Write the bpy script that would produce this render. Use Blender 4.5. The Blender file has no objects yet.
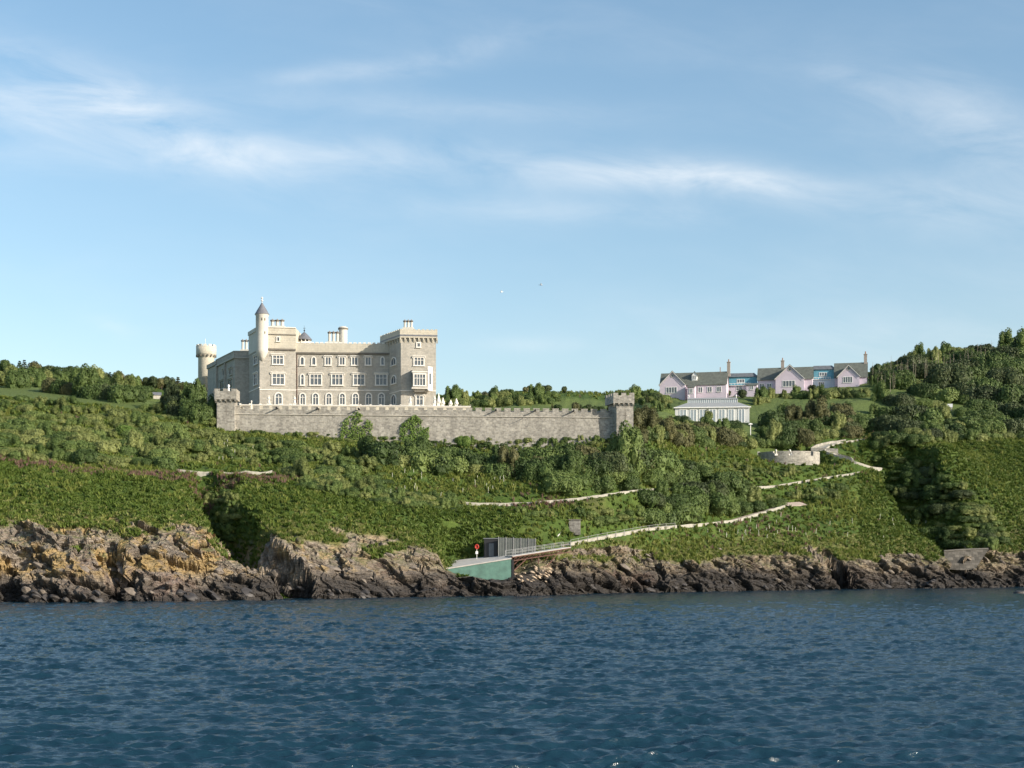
import bpy, math, random
import numpy as np
R = math.radians
rng = np.random.default_rng(7)
random.seed(7)
scene = bpy.context.scene
COL = scene.collection

# ------------------------------------------------------------------ camera, sky, sun, exposure
F, H, HY = 1407.0, 7.0, 560.0          # focal length in pixels, eye height, horizon row
cd = bpy.data.cameras.new('camera'); cam = bpy.data.objects.new('camera', cd); COL.objects.link(cam)
cam.location = (0, 0, H); cam.rotation_euler = (R(90), 0, 0)
cd.sensor_width = 36; cd.lens = 36*F/1024; cd.shift_y = (HY-384)/1024
cd.clip_start = 0.5; cd.clip_end = 30000
scene.camera = cam

SUN_AZ, SUN_EL = 60.0, 22.0             # degrees to the right of straight behind the camera; elevation
sdir = np.array([math.sin(R(SUN_AZ))*math.cos(R(SUN_EL)), -math.cos(R(SUN_AZ))*math.cos(R(SUN_EL)), math.sin(R(SUN_EL))])
sl = bpy.data.lights.new('sun', 'SUN'); sl.energy = 5.0; sl.angle = R(0.5); sl.color = (1.0, 0.905, 0.78)
so = bpy.data.objects.new('sun', sl); COL.objects.link(so)
from mathutils import Vector
so.rotation_euler = Vector(sdir).to_track_quat('Z', 'Y').to_euler()

w = bpy.data.worlds.new('World'); scene.world = w; w.use_nodes = True
nt = w.node_tree; nt.nodes.clear()
def N(tree, typ, **kw):
    n = tree.nodes.new(typ)
    for k, v in kw.items():
        if k in n.inputs.keys(): n.inputs[k].default_value = v
        else: setattr(n, k, v)
    return n
def L(tree, a, b): tree.links.new(a, b)
def math_node(t, op, a, b=None, clamp=False):
    n = t.nodes.new('ShaderNodeMath'); n.operation = op; n.use_clamp = clamp
    for i, v in enumerate((a, b)):
        if v is None: continue
        if isinstance(v, (int, float)): n.inputs[i].default_value = v
        else: t.links.new(v, n.inputs[i])
    return n.outputs[0]
out = N(nt, 'ShaderNodeOutputWorld'); bg = N(nt, 'ShaderNodeBackground'); bg.inputs[1].default_value = 0.145
sky = N(nt, 'ShaderNodeTexSky'); sky.sky_type = 'NISHITA'; sky.sun_disc = False
sky.sun_elevation = R(SUN_EL)
sky.sun_rotation = R(180-SUN_AZ)
sky.air_density = 1.0; sky.dust_density = 1.3; sky.ozone_density = 1.0; sky.altitude = 0
# thin cirrus, laid out over the sky's own directions: azimuth = dx/dy, height = dz/dy
tc = N(nt, 'ShaderNodeTexCoord'); sep = N(nt, 'ShaderNodeSeparateXYZ'); L(nt, tc.outputs['Generated'], sep.inputs[0])
ysafe = math_node(nt, 'MAXIMUM', math_node(nt, 'ABSOLUTE', sep.outputs[1]), 0.05)
U = math_node(nt, 'DIVIDE', sep.outputs[0], ysafe); V = math_node(nt, 'DIVIDE', sep.outputs[2], ysafe)
def bank(cx, cy, sx, sy, slope, amp):
    a = (cx-512)/F; b = (HY-cy)/F; sx /= F; sy /= F
    du = math_node(nt, 'SUBTRACT', U, a); dv = math_node(nt, 'SUBTRACT', V, b)
    dv = math_node(nt, 'ADD', dv, math_node(nt, 'MULTIPLY', du, slope))
    e = math_node(nt, 'ADD', math_node(nt, 'POWER', math_node(nt, 'ABSOLUTE', math_node(nt, 'DIVIDE', du, sx)), 2.0),
                  math_node(nt, 'POWER', math_node(nt, 'ABSOLUTE', math_node(nt, 'DIVIDE', dv, sy)), 2.0))
    return math_node(nt, 'MULTIPLY', math_node(nt, 'EXPONENT', math_node(nt, 'MULTIPLY', e, -1.0)), amp)
banks = [bank(150, 122, 130, 30, .42, 1.0), bank(20, 110, 130, 55, .1, .75), bank(320, 156, 190, 20, .03, .85), bank(640, 172, 110, 17, .03, 1.0),
         bank(735, 180, 80, 14, .08, .85), bank(400, 105, 260, 16, .05, .35), bank(340, 73, 90, 9, -.08, .5), bank(980, 128, 90, 34, .35, .95),
         bank(870, 200, 220, 20, .05, .4), bank(560, 212, 110, 12, .02, .5), bank(465, 50, 60, 14, -.3, .4), bank(530, 345, 60, 8, 0, .35),
         bank(690, 218, 50, 12, .1, .3), bank(860, 85, 40, 14, .3, .35), bank(780, 335, 190, 34, 0, .38), bank(112, 326, 20, 8, .2, .4), bank(1100, 190, 200, 40, 0, .5)]
tot = banks[0]
for b in banks[1:]: tot = math_node(nt, 'ADD', tot, b)
cmb = N(nt, 'ShaderNodeCombineXYZ'); L(nt, math_node(nt, 'MULTIPLY', U, 5.0), cmb.inputs[0]); L(nt, math_node(nt, 'MULTIPLY', math_node(nt, 'ADD', V, math_node(nt, 'MULTIPLY', U, .12)), 15.0), cmb.inputs[1])
n1 = N(nt, 'ShaderNodeTexNoise'); n1.inputs['Scale'].default_value = 2.0; n1.inputs['Detail'].default_value = 9; n1.inputs['Roughness'].default_value = .6; n1.inputs['Distortion'].default_value = .5
L(nt, cmb.outputs[0], n1.inputs['Vector'])
cm2 = N(nt, 'ShaderNodeCombineXYZ'); L(nt, math_node(nt, 'MULTIPLY', U, 3.0), cm2.inputs[0]); L(nt, math_node(nt, 'MULTIPLY', V, 8.0), cm2.inputs[1]); cm2.inputs[2].default_value = 4.
n2 = N(nt, 'ShaderNodeTexNoise'); n2.inputs['Scale'].default_value = 1.6; n2.inputs['Detail'].default_value = 6; L(nt, cm2.outputs[0], n2.inputs['Vector'])
mr = N(nt, 'ShaderNodeMapRange'); mr.inputs['From Min'].default_value = .29; mr.inputs['From Max'].default_value = .74; L(nt, n1.outputs[0], mr.inputs[0])
mr2 = N(nt, 'ShaderNodeMapRange'); mr2.inputs['From Min'].default_value = .45; mr2.inputs['From Max'].default_value = .8; mr2.inputs['To Max'].default_value = .30; L(nt, n2.outputs[0], mr2.inputs[0])
mask = math_node(nt, 'ADD', math_node(nt, 'MULTIPLY', tot, mr.outputs[0]), math_node(nt, 'MULTIPLY', mr2.outputs[0], mr.outputs[0]))
mask = math_node(nt, 'MULTIPLY', mask, .56, True)
mixc = N(nt, 'ShaderNodeMix'); mixc.data_type = 'RGBA'
L(nt, mask, mixc.inputs[0])
hsv = N(nt, 'ShaderNodeHueSaturation'); hsv.inputs['Saturation'].default_value = 1.16; hsv.inputs['Hue'].default_value = .494; hsv.inputs['Value'].default_value = 1.0
L(nt, sky.outputs[0], hsv.inputs['Color'])
gm_ = N(nt, 'ShaderNodeGamma'); gm_.inputs[1].default_value = .86
vs1 = N(nt, 'ShaderNodeVectorMath'); vs1.operation = 'SCALE'; vs1.inputs['Scale'].default_value = 1/4.5; vs2 = N(nt, 'ShaderNodeVectorMath'); vs2.operation = 'SCALE'; vs2.inputs['Scale'].default_value = 4.5
L(nt, hsv.outputs[0], vs1.inputs[0]); L(nt, vs1.outputs[0], gm_.inputs[0]); L(nt, gm_.outputs[0], vs2.inputs[0]); L(nt, vs2.outputs[0], mixc.inputs[6]); mixc.inputs[7].default_value = (5.3, 5.5, 5.65, 1)
L(nt, mixc.outputs[2], bg.inputs[0]); L(nt, bg.outputs[0], out.inputs[0])

vs = scene.view_settings
vs.view_transform = 'Standard'; vs.look = 'None'; vs.gamma = 1; vs.use_curve_mapping = False; vs.exposure = 0.42
scene.render.engine = 'CYCLES'
scene.cycles.max_bounces = 5; scene.cycles.diffuse_bounces = 3; scene.cycles.glossy_bounces = 2
scene.cycles.transparent_max_bounces = 4
try: scene.cycles.use_denoising = True
except Exception: pass

# ------------------------------------------------------------------ helpers
def X(px, Y): return (px-512)/F*Y
def Z(py, Y): return H + (HY-py)/F*Y
def tag(o, label=None, cat=None, group=None, kind=None):
    if label: o['label'] = label
    if cat: o['category'] = cat
    if group: o['group'] = group
    if kind: o['kind'] = kind
    return o
def empty(name, loc=(0, 0, 0), rz=0, label=None, cat=None, group=None):
    o = bpy.data.objects.new(name, None); COL.objects.link(o); o.location = loc; o.rotation_euler = (0, 0, rz)
    return tag(o, label, cat, group)
def mesh_obj(name, v, f, mat, parent=None, smooth=False, link=True):
    me = bpy.data.meshes.new(name)
    me.from_pydata([tuple(p) for p in v], [], f); me.update()
    if smooth: me.polygons.foreach_set('use_smooth', [True]*len(me.polygons))
    if mat: me.materials.append(mat)
    o = bpy.data.objects.new(name, me)
    if link: COL.objects.link(o)
    if parent: o.parent = parent
    return o
def fast_mesh(name, v, quads, mat, smooth=True, link=True):
    v = np.asarray(v, dtype=np.float32); q = np.asarray(quads, dtype=np.int32)
    me = bpy.data.meshes.new(name); k = q.shape[1]
    me.vertices.add(len(v)); me.vertices.foreach_set('co', v.ravel())
    me.loops.add(q.size); me.loops.foreach_set('vertex_index', q.ravel())
    me.polygons.add(len(q)); me.polygons.foreach_set('loop_start', np.arange(0, q.size, k, dtype=np.int32))
    me.polygons.foreach_set('use_smooth', np.full(len(q), smooth))
    me.update(calc_edges=True); me.validate()
    if mat: me.materials.append(mat)
    o = bpy.data.objects.new(name, me)
    if link: COL.objects.link(o)
    return o
class MB:
    def __init__(s): s.v = []; s.f = []
    def add(s, v, f):
        n = len(s.v); s.v += [tuple(map(float, p)) for p in v]; s.f += [[i+n for i in q] for q in f]; return s
    def prism(s, pts, z0, z1, top=None):
        """pts counter-clockwise (x,y); z0/z1 numbers or per-point lists; top = other outline for the top"""
        n = len(pts); top = top or pts
        a = z0 if hasattr(z0, '__len__') else [z0]*n; b = z1 if hasattr(z1, '__len__') else [z1]*n
        v = [(p[0], p[1], a[i]) for i, p in enumerate(pts)] + [(p[0], p[1], b[i]) for i, p in enumerate(top)]
        f = [list(range(n))[::-1], list(range(n, 2*n))] + [[i, (i+1) % n, n+(i+1) % n, n+i] for i in range(n)]
        return s.add(v, f)
    def box(s, x0, x1, y0, y1, z0, z1): return s.prism([(x0, y0), (x1, y0), (x1, y1), (x0, y1)], z0, z1)
    def cyl(s, cx, cy, z0, z1, r0, r1=None, n=20, cap=True):
        r1 = r0 if r1 is None else r1
        a = [(cx+r0*math.cos(2*math.pi*i/n), cy+r0*math.sin(2*math.pi*i/n)) for i in range(n)]
        b = [(cx+r1*math.cos(2*math.pi*i/n), cy+r1*math.sin(2*math.pi*i/n)) for i in range(n)]
        return s.prism(a, z0, z1, b)
    def lathe(s, cx, cy, prof, n=20):
        v = []; f = []
        for r, z in prof: v += [(cx+r*math.cos(2*math.pi*i/n), cy+r*math.sin(2*math.pi*i/n), z) for i in range(n)]
        for k in range(len(prof)-1): f += [[k*n+i, k*n+(i+1) % n, (k+1)*n+(i+1) % n, (k+1)*n+i] for i in range(n)]
        f.append(list(range(n))[::-1]); f.append([(len(prof)-1)*n+i for i in range(n)])
        return s.add(v, f)
    def bar(s, a, b, r, n=6, r1=None):
        a = Vector(a); b = Vector(b); d = (b-a).normalized(); u = d.orthogonal().normalized(); w_ = d.cross(u); r1 = r if r1 is None else r1
        v = [a+(u*math.cos(2*math.pi*i/n)+w_*math.sin(2*math.pi*i/n))*r for i in range(n)] + [b+(u*math.cos(2*math.pi*i/n)+w_*math.sin(2*math.pi*i/n))*r1 for i in range(n)]
        return s.add(v, [list(range(n))[::-1], list(range(n, 2*n))] + [[i, (i+1) % n, n+(i+1) % n, n+i] for i in range(n)])
    def hexa(s, p): return s.add(p, [[3, 2, 1, 0], [4, 5, 6, 7], [0, 1, 5, 4], [1, 2, 6, 5], [2, 3, 7, 6], [3, 0, 4, 7]])
    def build(s, name, mat, parent=None, smooth=False): return mesh_obj(name, s.v, s.f, mat, parent, smooth)

# ---- numpy noise
def _h(ix, iy, iz, seed=0):
    n = (ix.astype(np.int64)*374761393 + iy.astype(np.int64)*668265263 + iz.astype(np.int64)*2147483647 + seed*1274126177) & 0xffffffff
    n = ((n ^ (n >> 13))*1274126177) & 0xffffffff; n = ((n ^ (n >> 16))*2246822519) & 0xffffffff
    return ((n ^ (n >> 15)) & 0xffffff)/float(0xffffff)
def vnoise(p, seed=0):
    i = np.floor(p).astype(np.int64); f = p-i; f = f*f*(3-2*f); r = 0
    for dx in (0, 1):
        for dy in (0, 1):
            for dz in (0, 1):
                wgt = (f[:, 0] if dx else 1-f[:, 0])*(f[:, 1] if dy else 1-f[:, 1])*(f[:, 2] if dz else 1-f[:, 2])
                r = r + wgt*_h(i[:, 0]+dx, i[:, 1]+dy, i[:, 2]+dz, seed)
    return r*2-1
def fbm(p, o=4, seed=0, g=.5):
    r = 0; a = 1; t = 0
    for k in range(o): r = r+a*vnoise(p*(2.03**k)+k*17.3, seed+k); t += a; a *= g
    return r/t
def worley(p, seed=0):
    """(F1, F2, random value of the nearest cell)"""
    i = np.floor(p).astype(np.int64); f1 = np.full(len(p), 9.); f2 = np.full(len(p), 9.); val = np.zeros(len(p))
    for dx in (-1, 0, 1):
        for dy in (-1, 0, 1):
            for dz in (-1, 0, 1):
                a, b, c = i[:, 0]+dx, i[:, 1]+dy, i[:, 2]+dz
                d = np.sqrt((a+_h(a, b, c, seed)-p[:, 0])**2 + (b+_h(a, b, c, seed+1)-p[:, 1])**2 + (c+_h(a, b, c, seed+2)-p[:, 2])**2)
                near = d < f1; f2 = np.where(near, f1, np.minimum(f2, d)); val = np.where(near, _h(a, b, c, seed+3), val); f1 = np.where(near, d, f1)
    return f1, f2, val
def sm(a, b, x): t = np.clip((x-a)/(b-a), 0, 1); return t*t*(3-2*t)

# ------------------------------------------------------------------ materials
def new_mat(name):
    m = bpy.data.materials.new(name); m.use_nodes = True; t = m.node_tree; t.nodes.clear()
    o = N(t, 'ShaderNodeOutputMaterial'); b = N(t, 'ShaderNodeBsdfPrincipled'); L(t, b.outputs[0], o.inputs[0]); return m, t, b
def plain(name, col, rough=.8, var=.12, scale=1.5, metal=0, bump=0.0):
    m, t, b = new_mat(name); b.inputs['Roughness'].default_value = rough; b.inputs['Metallic'].default_value = metal
    tc = N(t, 'ShaderNodeTexCoord'); n = N(t, 'ShaderNodeTexNoise'); n.inputs['Scale'].default_value = scale; n.inputs['Detail'].default_value = 6; n.inputs['Roughness'].default_value = .65
    L(t, tc.outputs['Object'], n.inputs['Vector'])
    r = N(t, 'ShaderNodeValToRGB'); r.color_ramp.elements[0].position = .3; r.color_ramp.elements[1].position = .7
    r.color_ramp.elements[0].color = tuple(c*(1-var) for c in col)+(1,); r.color_ramp.elements[1].color = tuple(min(1, c*(1+var)) for c in col)+(1,)
    L(t, n.outputs[0], r.inputs[0]); L(t, r.outputs[0], b.inputs['Base Color'])
    if bump:
        bp = N(t, 'ShaderNodeBump'); bp.inputs['Strength'].default_value = bump; bp.inputs['Distance'].default_value = .1; L(t, n.outputs[0], bp.inputs['Height']); L(t, bp.outputs[0], b.inputs['Normal'])
    return m
def masonry(name, c1, c2, mortar, bw=1.0, bh=.42, stain=.25, vmix=.5):
    """coursed stone blocks; Object coordinates, u runs along x+y so every wall direction gets courses"""
    m, t, b = new_mat(name); b.inputs['Roughness'].default_value = .9
    tc = N(t, 'ShaderNodeTexCoord'); s = N(t, 'ShaderNodeSeparateXYZ'); L(t, tc.outputs['Object'], s.inputs[0])
    c = N(t, 'ShaderNodeCombineXYZ'); L(t, math_node(t, 'ADD', s.outputs[0], math_node(t, 'MULTIPLY', s.outputs[1], .83)), c.inputs[0]); L(t, s.outputs[2], c.inputs[1])
    br = N(t, 'ShaderNodeTexBrick'); br.inputs['Scale'].default_value = 1; br.inputs['Brick Width'].default_value = bw; br.inputs['Row Height'].default_value = bh
    br.inputs['Mortar Size'].default_value = .02; br.inputs['Bias'].default_value = 0; br.inputs['Color1'].default_value = (*c1, 1); br.inputs['Color2'].default_value = (*c2, 1); br.inputs['Mortar'].default_value = (*mortar, 1)
    L(t, c.outputs[0], br.inputs['Vector'])
    n = N(t, 'ShaderNodeTexNoise'); n.inputs['Scale'].default_value = .5; n.inputs['Detail'].default_value = 8; n.inputs['Roughness'].default_value = .7; mp = N(t, 'ShaderNodeMapping'); mp.inputs['Scale'].default_value = (1, 1, .22); L(t, tc.outputs['Object'], mp.inputs[0]); L(t, mp.outputs[0], n.inputs['Vector'])
    n2 = N(t, 'ShaderNodeTexNoise'); n2.inputs['Scale'].default_value = 2.2; n2.inputs['Detail'].default_value = 4; L(t, tc.outputs['Object'], n2.inputs['Vector'])
    mr = N(t, 'ShaderNodeMapRange'); mr.inputs['From Min'].default_value = .3; mr.inputs['From Max'].default_value = .7; mr.inputs['To Min'].default_value = 1-stain; mr.inputs['To Max'].default_value = 1+stain*.5; L(t, n.outputs[0], mr.inputs[0])
    mr2 = N(t, 'ShaderNodeMapRange'); mr2.inputs['From Min'].default_value = .3; mr2.inputs['From Max'].default_value = .7; mr2.inputs['To Min'].default_value = 1-stain*.6; mr2.inputs['To Max'].default_value = 1+stain*.5; L(t, n2.outputs[0], mr2.inputs[0])
    k = math_node(t, 'MULTIPLY', mr.outputs[0], mr2.outputs[0])
    vm = N(t, 'ShaderNodeVectorMath'); vm.operation = 'SCALE'; L(t, br.outputs[0], vm.inputs[0]); L(t, k, vm.inputs['Scale'])
    L(t, vm.outputs[0], b.inputs['Base Color'])
    bp = N(t, 'ShaderNodeBump'); bp.inputs['Strength'].default_value = .5; bp.inputs['Distance'].default_value = .06
    L(t, math_node(t, 'SUBTRACT', n2.outputs[0], br.outputs['Fac']), bp.inputs['Height']); L(t, bp.outputs[0], b.inputs['Normal'])
    return m
M = {}
M['stone'] = masonry('castle_stone', (.455, .43, .37), (.38, .36, .31), (.43, .39, .32), .9, .38, .2)
M['ashlar'] = masonry('pale_ashlar', (.55, .51, .41), (.50, .465, .375), (.45, .42, .34), 1.4, .6, .14)
M['render'] = plain('pale_render', (.58, .56, .49), .9, .08, .6)
M['trim'] = plain('white_stone_trim', (.74, .71, .64), .75, .06, 1.2)
M['wallstone'] = masonry('rubble_wall_stone', (.40, .38, .325), (.25, .235, .205), (.44, .42, .36), .75, .42, .34)
M['coping'] = plain('coping_stone', (.46, .435, .375), .9, .2, 1.3)
M['darkstone'] = plain('dark_stone', (.17, .155, .13), .9, .2, .8)  # one dark tone for cornices, caps, corbels, copings and arrow slits
M['slate'] = plain('slate_roof', (.13, .14, .15), .6, .25, 1.2)
M['slategreen'] = plain('lichened_slate', (.115, .125, .105), .75, .3, .9)
M['lead'] = plain('lead_roof', (.15, .155, .17), .5, .2, 1)
M['iron'] = plain('cast_iron', (.02, .02, .022), .5, .2, 3)
M['pink'] = plain('pink_render', (.56, .49, .56), .85, .06, .5)
M['blue'] = plain('blue_cladding', (.11, .31, .40), .7, .1, 1)
M['paleblue'] = plain('pale_blue_render', (.47, .58, .66), .8, .06, .5)
M['white'] = plain('white_paint', (.8, .8, .77), .55, .04, 1)
M['offwhite'] = plain('offwhite_paint', (.68, .67, .62), .6, .06, 1)
M['brick'] = plain('chimney_brick', (.34, .30, .26), .9, .2, 3)
M['pot'] = plain('clay_pot', (.30, .18, .12), .9, .2, 3)
M['greenpaint'] = plain('green_painted_concrete', (.085, .18, .145), .7, .25, .9)
M['concrete'] = plain('concrete', (.46, .44, .40), .9, .14, .8, bump=.2)
M['kerb'] = plain('weathered_kerb', (.34, .325, .275), .95, .3, .9)
M['ghwhite'] = plain('greyed_white_paint', (.58, .59, .57), .6, .08, 1)
M['road'] = plain('pinkish_road_surface', (.42, .34, .28), .95, .15, .8)
M['rust'] = plain('rusty_steel', (.12, .06, .045), .85, .3, 2)
M['red'] = plain('red_plastic', (.38, .03, .015), .5, .05, 2)
M['timber'] = plain('grey_timber', (.30, .27, .22), .9, .2, 3)
M['bark'] = plain('bark', (.14, .105, .075), .95, .3, 3)
M['metalgrey'] = plain('galvanised_steel', (.28, .285, .28), .6, .15, 2)
def glassmat(name, col, rough):
    m, t, b = new_mat(name); b.inputs['Base Color'].default_value = (*col, 1); b.inputs['Roughness'].default_value = rough
    b.inputs['Specular IOR Level'].default_value = .8; return m
M['glass'] = glassmat('window_glass', (.09, .105, .12), .12)
M['glassl'] = glassmat('greenhouse_glass', (.30, .35, .38), .2)
# corrugated sheet
def corrugated():
    m, t, b = new_mat('corrugated_sheet'); b.inputs['Roughness'].default_value = .6
    tc = N(t, 'ShaderNodeTexCoord'); s = N(t, 'ShaderNodeSeparateXYZ'); L(t, tc.outputs['Object'], s.inputs[0])
    wv = math_node(t, 'SINE', math_node(t, 'MULTIPLY', s.outputs[0], 20.0))
    bp = N(t, 'ShaderNodeBump'); bp.inputs['Distance'].default_value = .08; L(t, wv, bp.inputs['Height']); L(t, bp.outputs[0], b.inputs['Normal'])
    n = N(t, 'ShaderNodeTexNoise'); n.inputs['Scale'].default_value = .9; L(t, tc.outputs['Object'], n.inputs['Vector'])
    r = N(t, 'ShaderNodeValToRGB'); r.color_ramp.elements[0].color = (.05, .062, .06, 1); r.color_ramp.elements[1].color = (.10, .115, .11, 1); L(t, n.outputs[0], r.inputs[0]); L(t, r.outputs[0], b.inputs['Base Color'])
    return m
M['corr'] = corrugated()
def foliage(name, c1, c2, c3, trans=.13):
    m = bpy.data.materials.new(name); m.use_nodes = True; t = m.node_tree; t.nodes.clear()
    o = N(t, 'ShaderNodeOutputMaterial'); oi = N(t, 'ShaderNodeObjectInfo'); tc = N(t, 'ShaderNodeTexCoord')
    n = N(t, 'ShaderNodeTexNoise'); n.inputs['Scale'].default_value = 1.4; n.inputs['Detail'].default_value = 5; n.inputs['Roughness'].default_value = .7; L(t, tc.outputs['Object'], n.inputs['Vector'])
    ge = N(t, 'ShaderNodeNewGeometry')
    k = math_node(t, 'ADD', math_node(t, 'MULTIPLY', oi.outputs['Random'], .45), math_node(t, 'MULTIPLY', n.outputs[0], .45))
    k = math_node(t, 'ADD', k, math_node(t, 'MULTIPLY', ge.outputs['Random Per Island'], .25))
    r = N(t, 'ShaderNodeValToRGB'); e = r.color_ramp.elements; e[0].position = .25; e[0].color = (*c1, 1); e[1].position = .9; e[1].color = (*c3, 1)
    x = e.new(.55); x.color = (*c2, 1); L(t, k, r.inputs[0])
    d = N(t, 'ShaderNodeBsdfPrincipled'); d.inputs['Roughness'].default_value = .62; d.inputs['Specular IOR Level'].default_value = .25; L(t, r.outputs[0], d.inputs['Base Color'])
    tr = N(t, 'ShaderNodeBsdfTranslucent'); L(t, r.outputs[0], tr.inputs[0])
    mx = N(t, 'ShaderNodeMixShader'); mx.inputs[0].default_value = trans; L(t, d.outputs[0], mx.inputs[1]); L(t, tr.outputs[0], mx.inputs[2]); L(t, mx.outputs[0], o.inputs[0])
    return m
FOL = {
 'pale':  foliage('pale_green_foliage', (.105, .135, .038), (.16, .19, .058), (.235, .26, .088)),
 'grey':  foliage('greyish_foliage', (.060, .098, .026), (.098, .146, .038), (.165, .215, .062)),
 'deep':  foliage('deep_green_foliage', (.030, .053, .014), (.050, .083, .021), (.092, .135, .036)),
 'olive': foliage('olive_brown_foliage', (.062, .068, .026), (.095, .098, .038), (.135, .13, .05)),
 'fresh': foliage('fresh_green_foliage', (.055, .11, .018), (.09, .16, .03), (.15, .21, .045)),
 'dark':  foliage('dark_evergreen_foliage', (.03, .045, .017), (.05, .07, .026), (.08, .105, .04)),
}
M['bracken'] = foliage('bracken_green', (.045, .078, .012), (.075, .122, .019), (.125, .165, .032), .3)
M['meadow'] = foliage('meadow_green', (.085, .13, .02), (.14, .185, .034), (.22, .235, .058), .3)
M['pinkflower'] = foliage('pink_flower_heads', (.13, .085, .055), (.20, .115, .095), (.26, .17, .14), .3)
M['palegrass'] = foliage('pale_grass', (.15, .16, .05), (.24, .25, .085), (.34, .33, .14), .3)

# ------------------------------------------------------------------ terrain
KX = np.array([-300, 0, 100, 190, 240, 300, 400, 470, 520, 600, 640, 700, 760, 800, 850, 900, 950, 1024, 1330.])
def knots(*v): return np.array(v, float)
w_py = knots(605, 603, 602.5, 601.3, 600.5, 599.5, 597.6, 596.6, 596, 594, 593.2, 592, 590.8, 590.2, 589.5, 588.6, 588, 587.2, 585)
wY = H*F/(w_py-HY)
C_py = knots(518, 520, 525, 524, 540, 537, 545, 556, 563, 557, 559, 557, 553, 554, 552, 551, 552, 548, 548)
C_Y = wY+knots(22, 22, 22, 22, 18, 15, 15, 14, 13, 14, 14, 14, 13, 13, 14, 15, 14, 14, 14)
#
M_py = knots(440, 455, 466, 476, 479, 484, 497, 506, 509, 503, 497, 492, 487, 484, 475, 470, 470, 465, 460)
M_Y = knots(285, 290, 291, 293, 294, 298, 303, 306, 308, 316, 322, 350, 366, 374, 382, 392, 402, 412, 450)
N_py = knots(395, 402, 410, 424, 432, 438, 444, 448, 450, 442, 436, 438, 452, 454, 440, 432, 434, 428, 420)
N_Y = knots(340, 345, 345, 338, 337.5, 337.5, 337.5, 337.5, 337.5, 337.5, 345, 385, 395, 398, 418, 428, 438, 446, 490)
T_z = knots(0, 0, 0, 43.2, 43.3, 43.3, 43.3, 43.3, 43.3, 43.3, 43.3, 0, 0, 0, 0, 0, 0, 0, 0)
T_py = knots(378, 386, 394, 400, 0, 0, 0, 0, 0, 0, 0, 421, 421, 417, 402, 395, 390, 385, 380)
T_Y = knots(380, 386, 372, 346, 340.6, 340.6, 340.6, 340.6, 340.6, 340.6, 350, 430, 436, 440, 460, 475, 490, 498, 540)
T_zz = np.where(T_z > 0, T_z, Z(T_py, T_Y))
P_py = knots(370, 380, 390, 0, 0, 0, 0, 0, 0, 0, 0, 399, 397, 396, 386, 376, 366, 362, 360)
P_Y = knots(420, 424, 416, 400, 400, 400, 400, 400, 400, 402, 410, 486, 488, 488, 496, 515, 530, 535, 560)
P_zz = np.where(P_py > 0, Z(P_py, P_Y), 44.5)
S_py = knots(356, 367, 380, 388, 391, 395, 399, 399, 393, 392, 391, 388, 385, 382, 376, 364, 353, 348, 354)
S_Y = knots(450, 462, 462, 460, 462, 470, 480, 480, 500, 515, 520, 545, 550, 552, 558, 562, 570, 575, 600)
def wallY(px): return 338.6+(px-232)/386*2.6
_t = [wY, C_py, C_Y, M_py, M_Y, N_py, N_Y, T_py, T_Y, T_zz, P_Y, P_zz, S_py, S_Y]
_t = [np.insert(a, 11, a[10]*.7+a[11]*.3) for a in _t]
wY, C_py, C_Y, M_py, M_Y, N_py, N_Y, T_py, T_Y, T_zz, P_Y, P_zz, S_py, S_Y = _t
KX = np.insert(KX, 11, 646.); KX[10] = 627.
T_Y[11] = 372; T_zz[11] = Z(427, 372); P_Y[11] = 430; P_zz[11] = Z(412, 430); N_Y[11] = 348; N_py[11] = 437
for i in range(4, 11): N_Y[i] = wallY(KX[i])-.1; T_Y[i] = wallY(KX[i])+1.25; T_zz[i] = 43.3
NK = len(KX)
lines = [  # (Y, z) along the coast, from the sea to behind the hill; with the number of rows that follow
    (wY-60, np.full(NK, -14.), 4), (wY-7, np.full(NK, -3.), 14), (wY, np.zeros(NK), 150), (C_Y, Z(C_py, C_Y), 90),
    (M_Y, Z(M_py, M_Y), 80), (N_Y, Z(N_py, N_Y), 10), (T_Y, T_zz, 34), (P_Y, P_zz, 34), (S_Y, Z(S_py, S_Y), 8),
    (S_Y+60, Z(S_py, S_Y)-2, 6), (S_Y+300, np.full(NK, 30.), 4), (S_Y+600, np.full(NK, -14.), 0)]
PX = np.arange(-330, 1360, 1.15); NC = len(PX)
def kx(v):
    r = np.interp(PX, KX, v); k = np.hanning(11); k /= k.sum()
    return np.convolve(np.pad(r, 5, 'edge'), k, 'valid')
LY = [kx(l[0]) for l in lines]; LZ = [kx(l[1]) for l in lines]
# the terrace step must stay sharp sideways as well
rowsY = []; rowsZ = []; seg = []
for i, l in enumerate(lines[:-1]):
    n = l[2]
    for k in range(n):
        t = k/n
        tz = t
        if i == 2: tz = t**.85                      # the shore rises a little more steeply at its foot
        if i == 6: tz = sm(0, 1, t)*.4+t*.6
        rowsY.append(LY[i]*(1-t)+LY[i+1]*t); rowsZ.append(LZ[i]*(1-tz)+LZ[i+1]*tz); seg.append(i+t)
rowsY.append(LY[-1]); rowsZ.append(LZ[-1]); seg.append(len(lines)-1.0)
GY = np.array(rowsY); GZ = np.array(rowsZ); seg = np.array(seg); NR = len(seg)
GX = (PX[None, :]-512)/F*GY
SEG = np.repeat(seg[:, None], NC, 1)
P0 = np.stack([GX, GY, GZ], -1).reshape(-1, 3)
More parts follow.
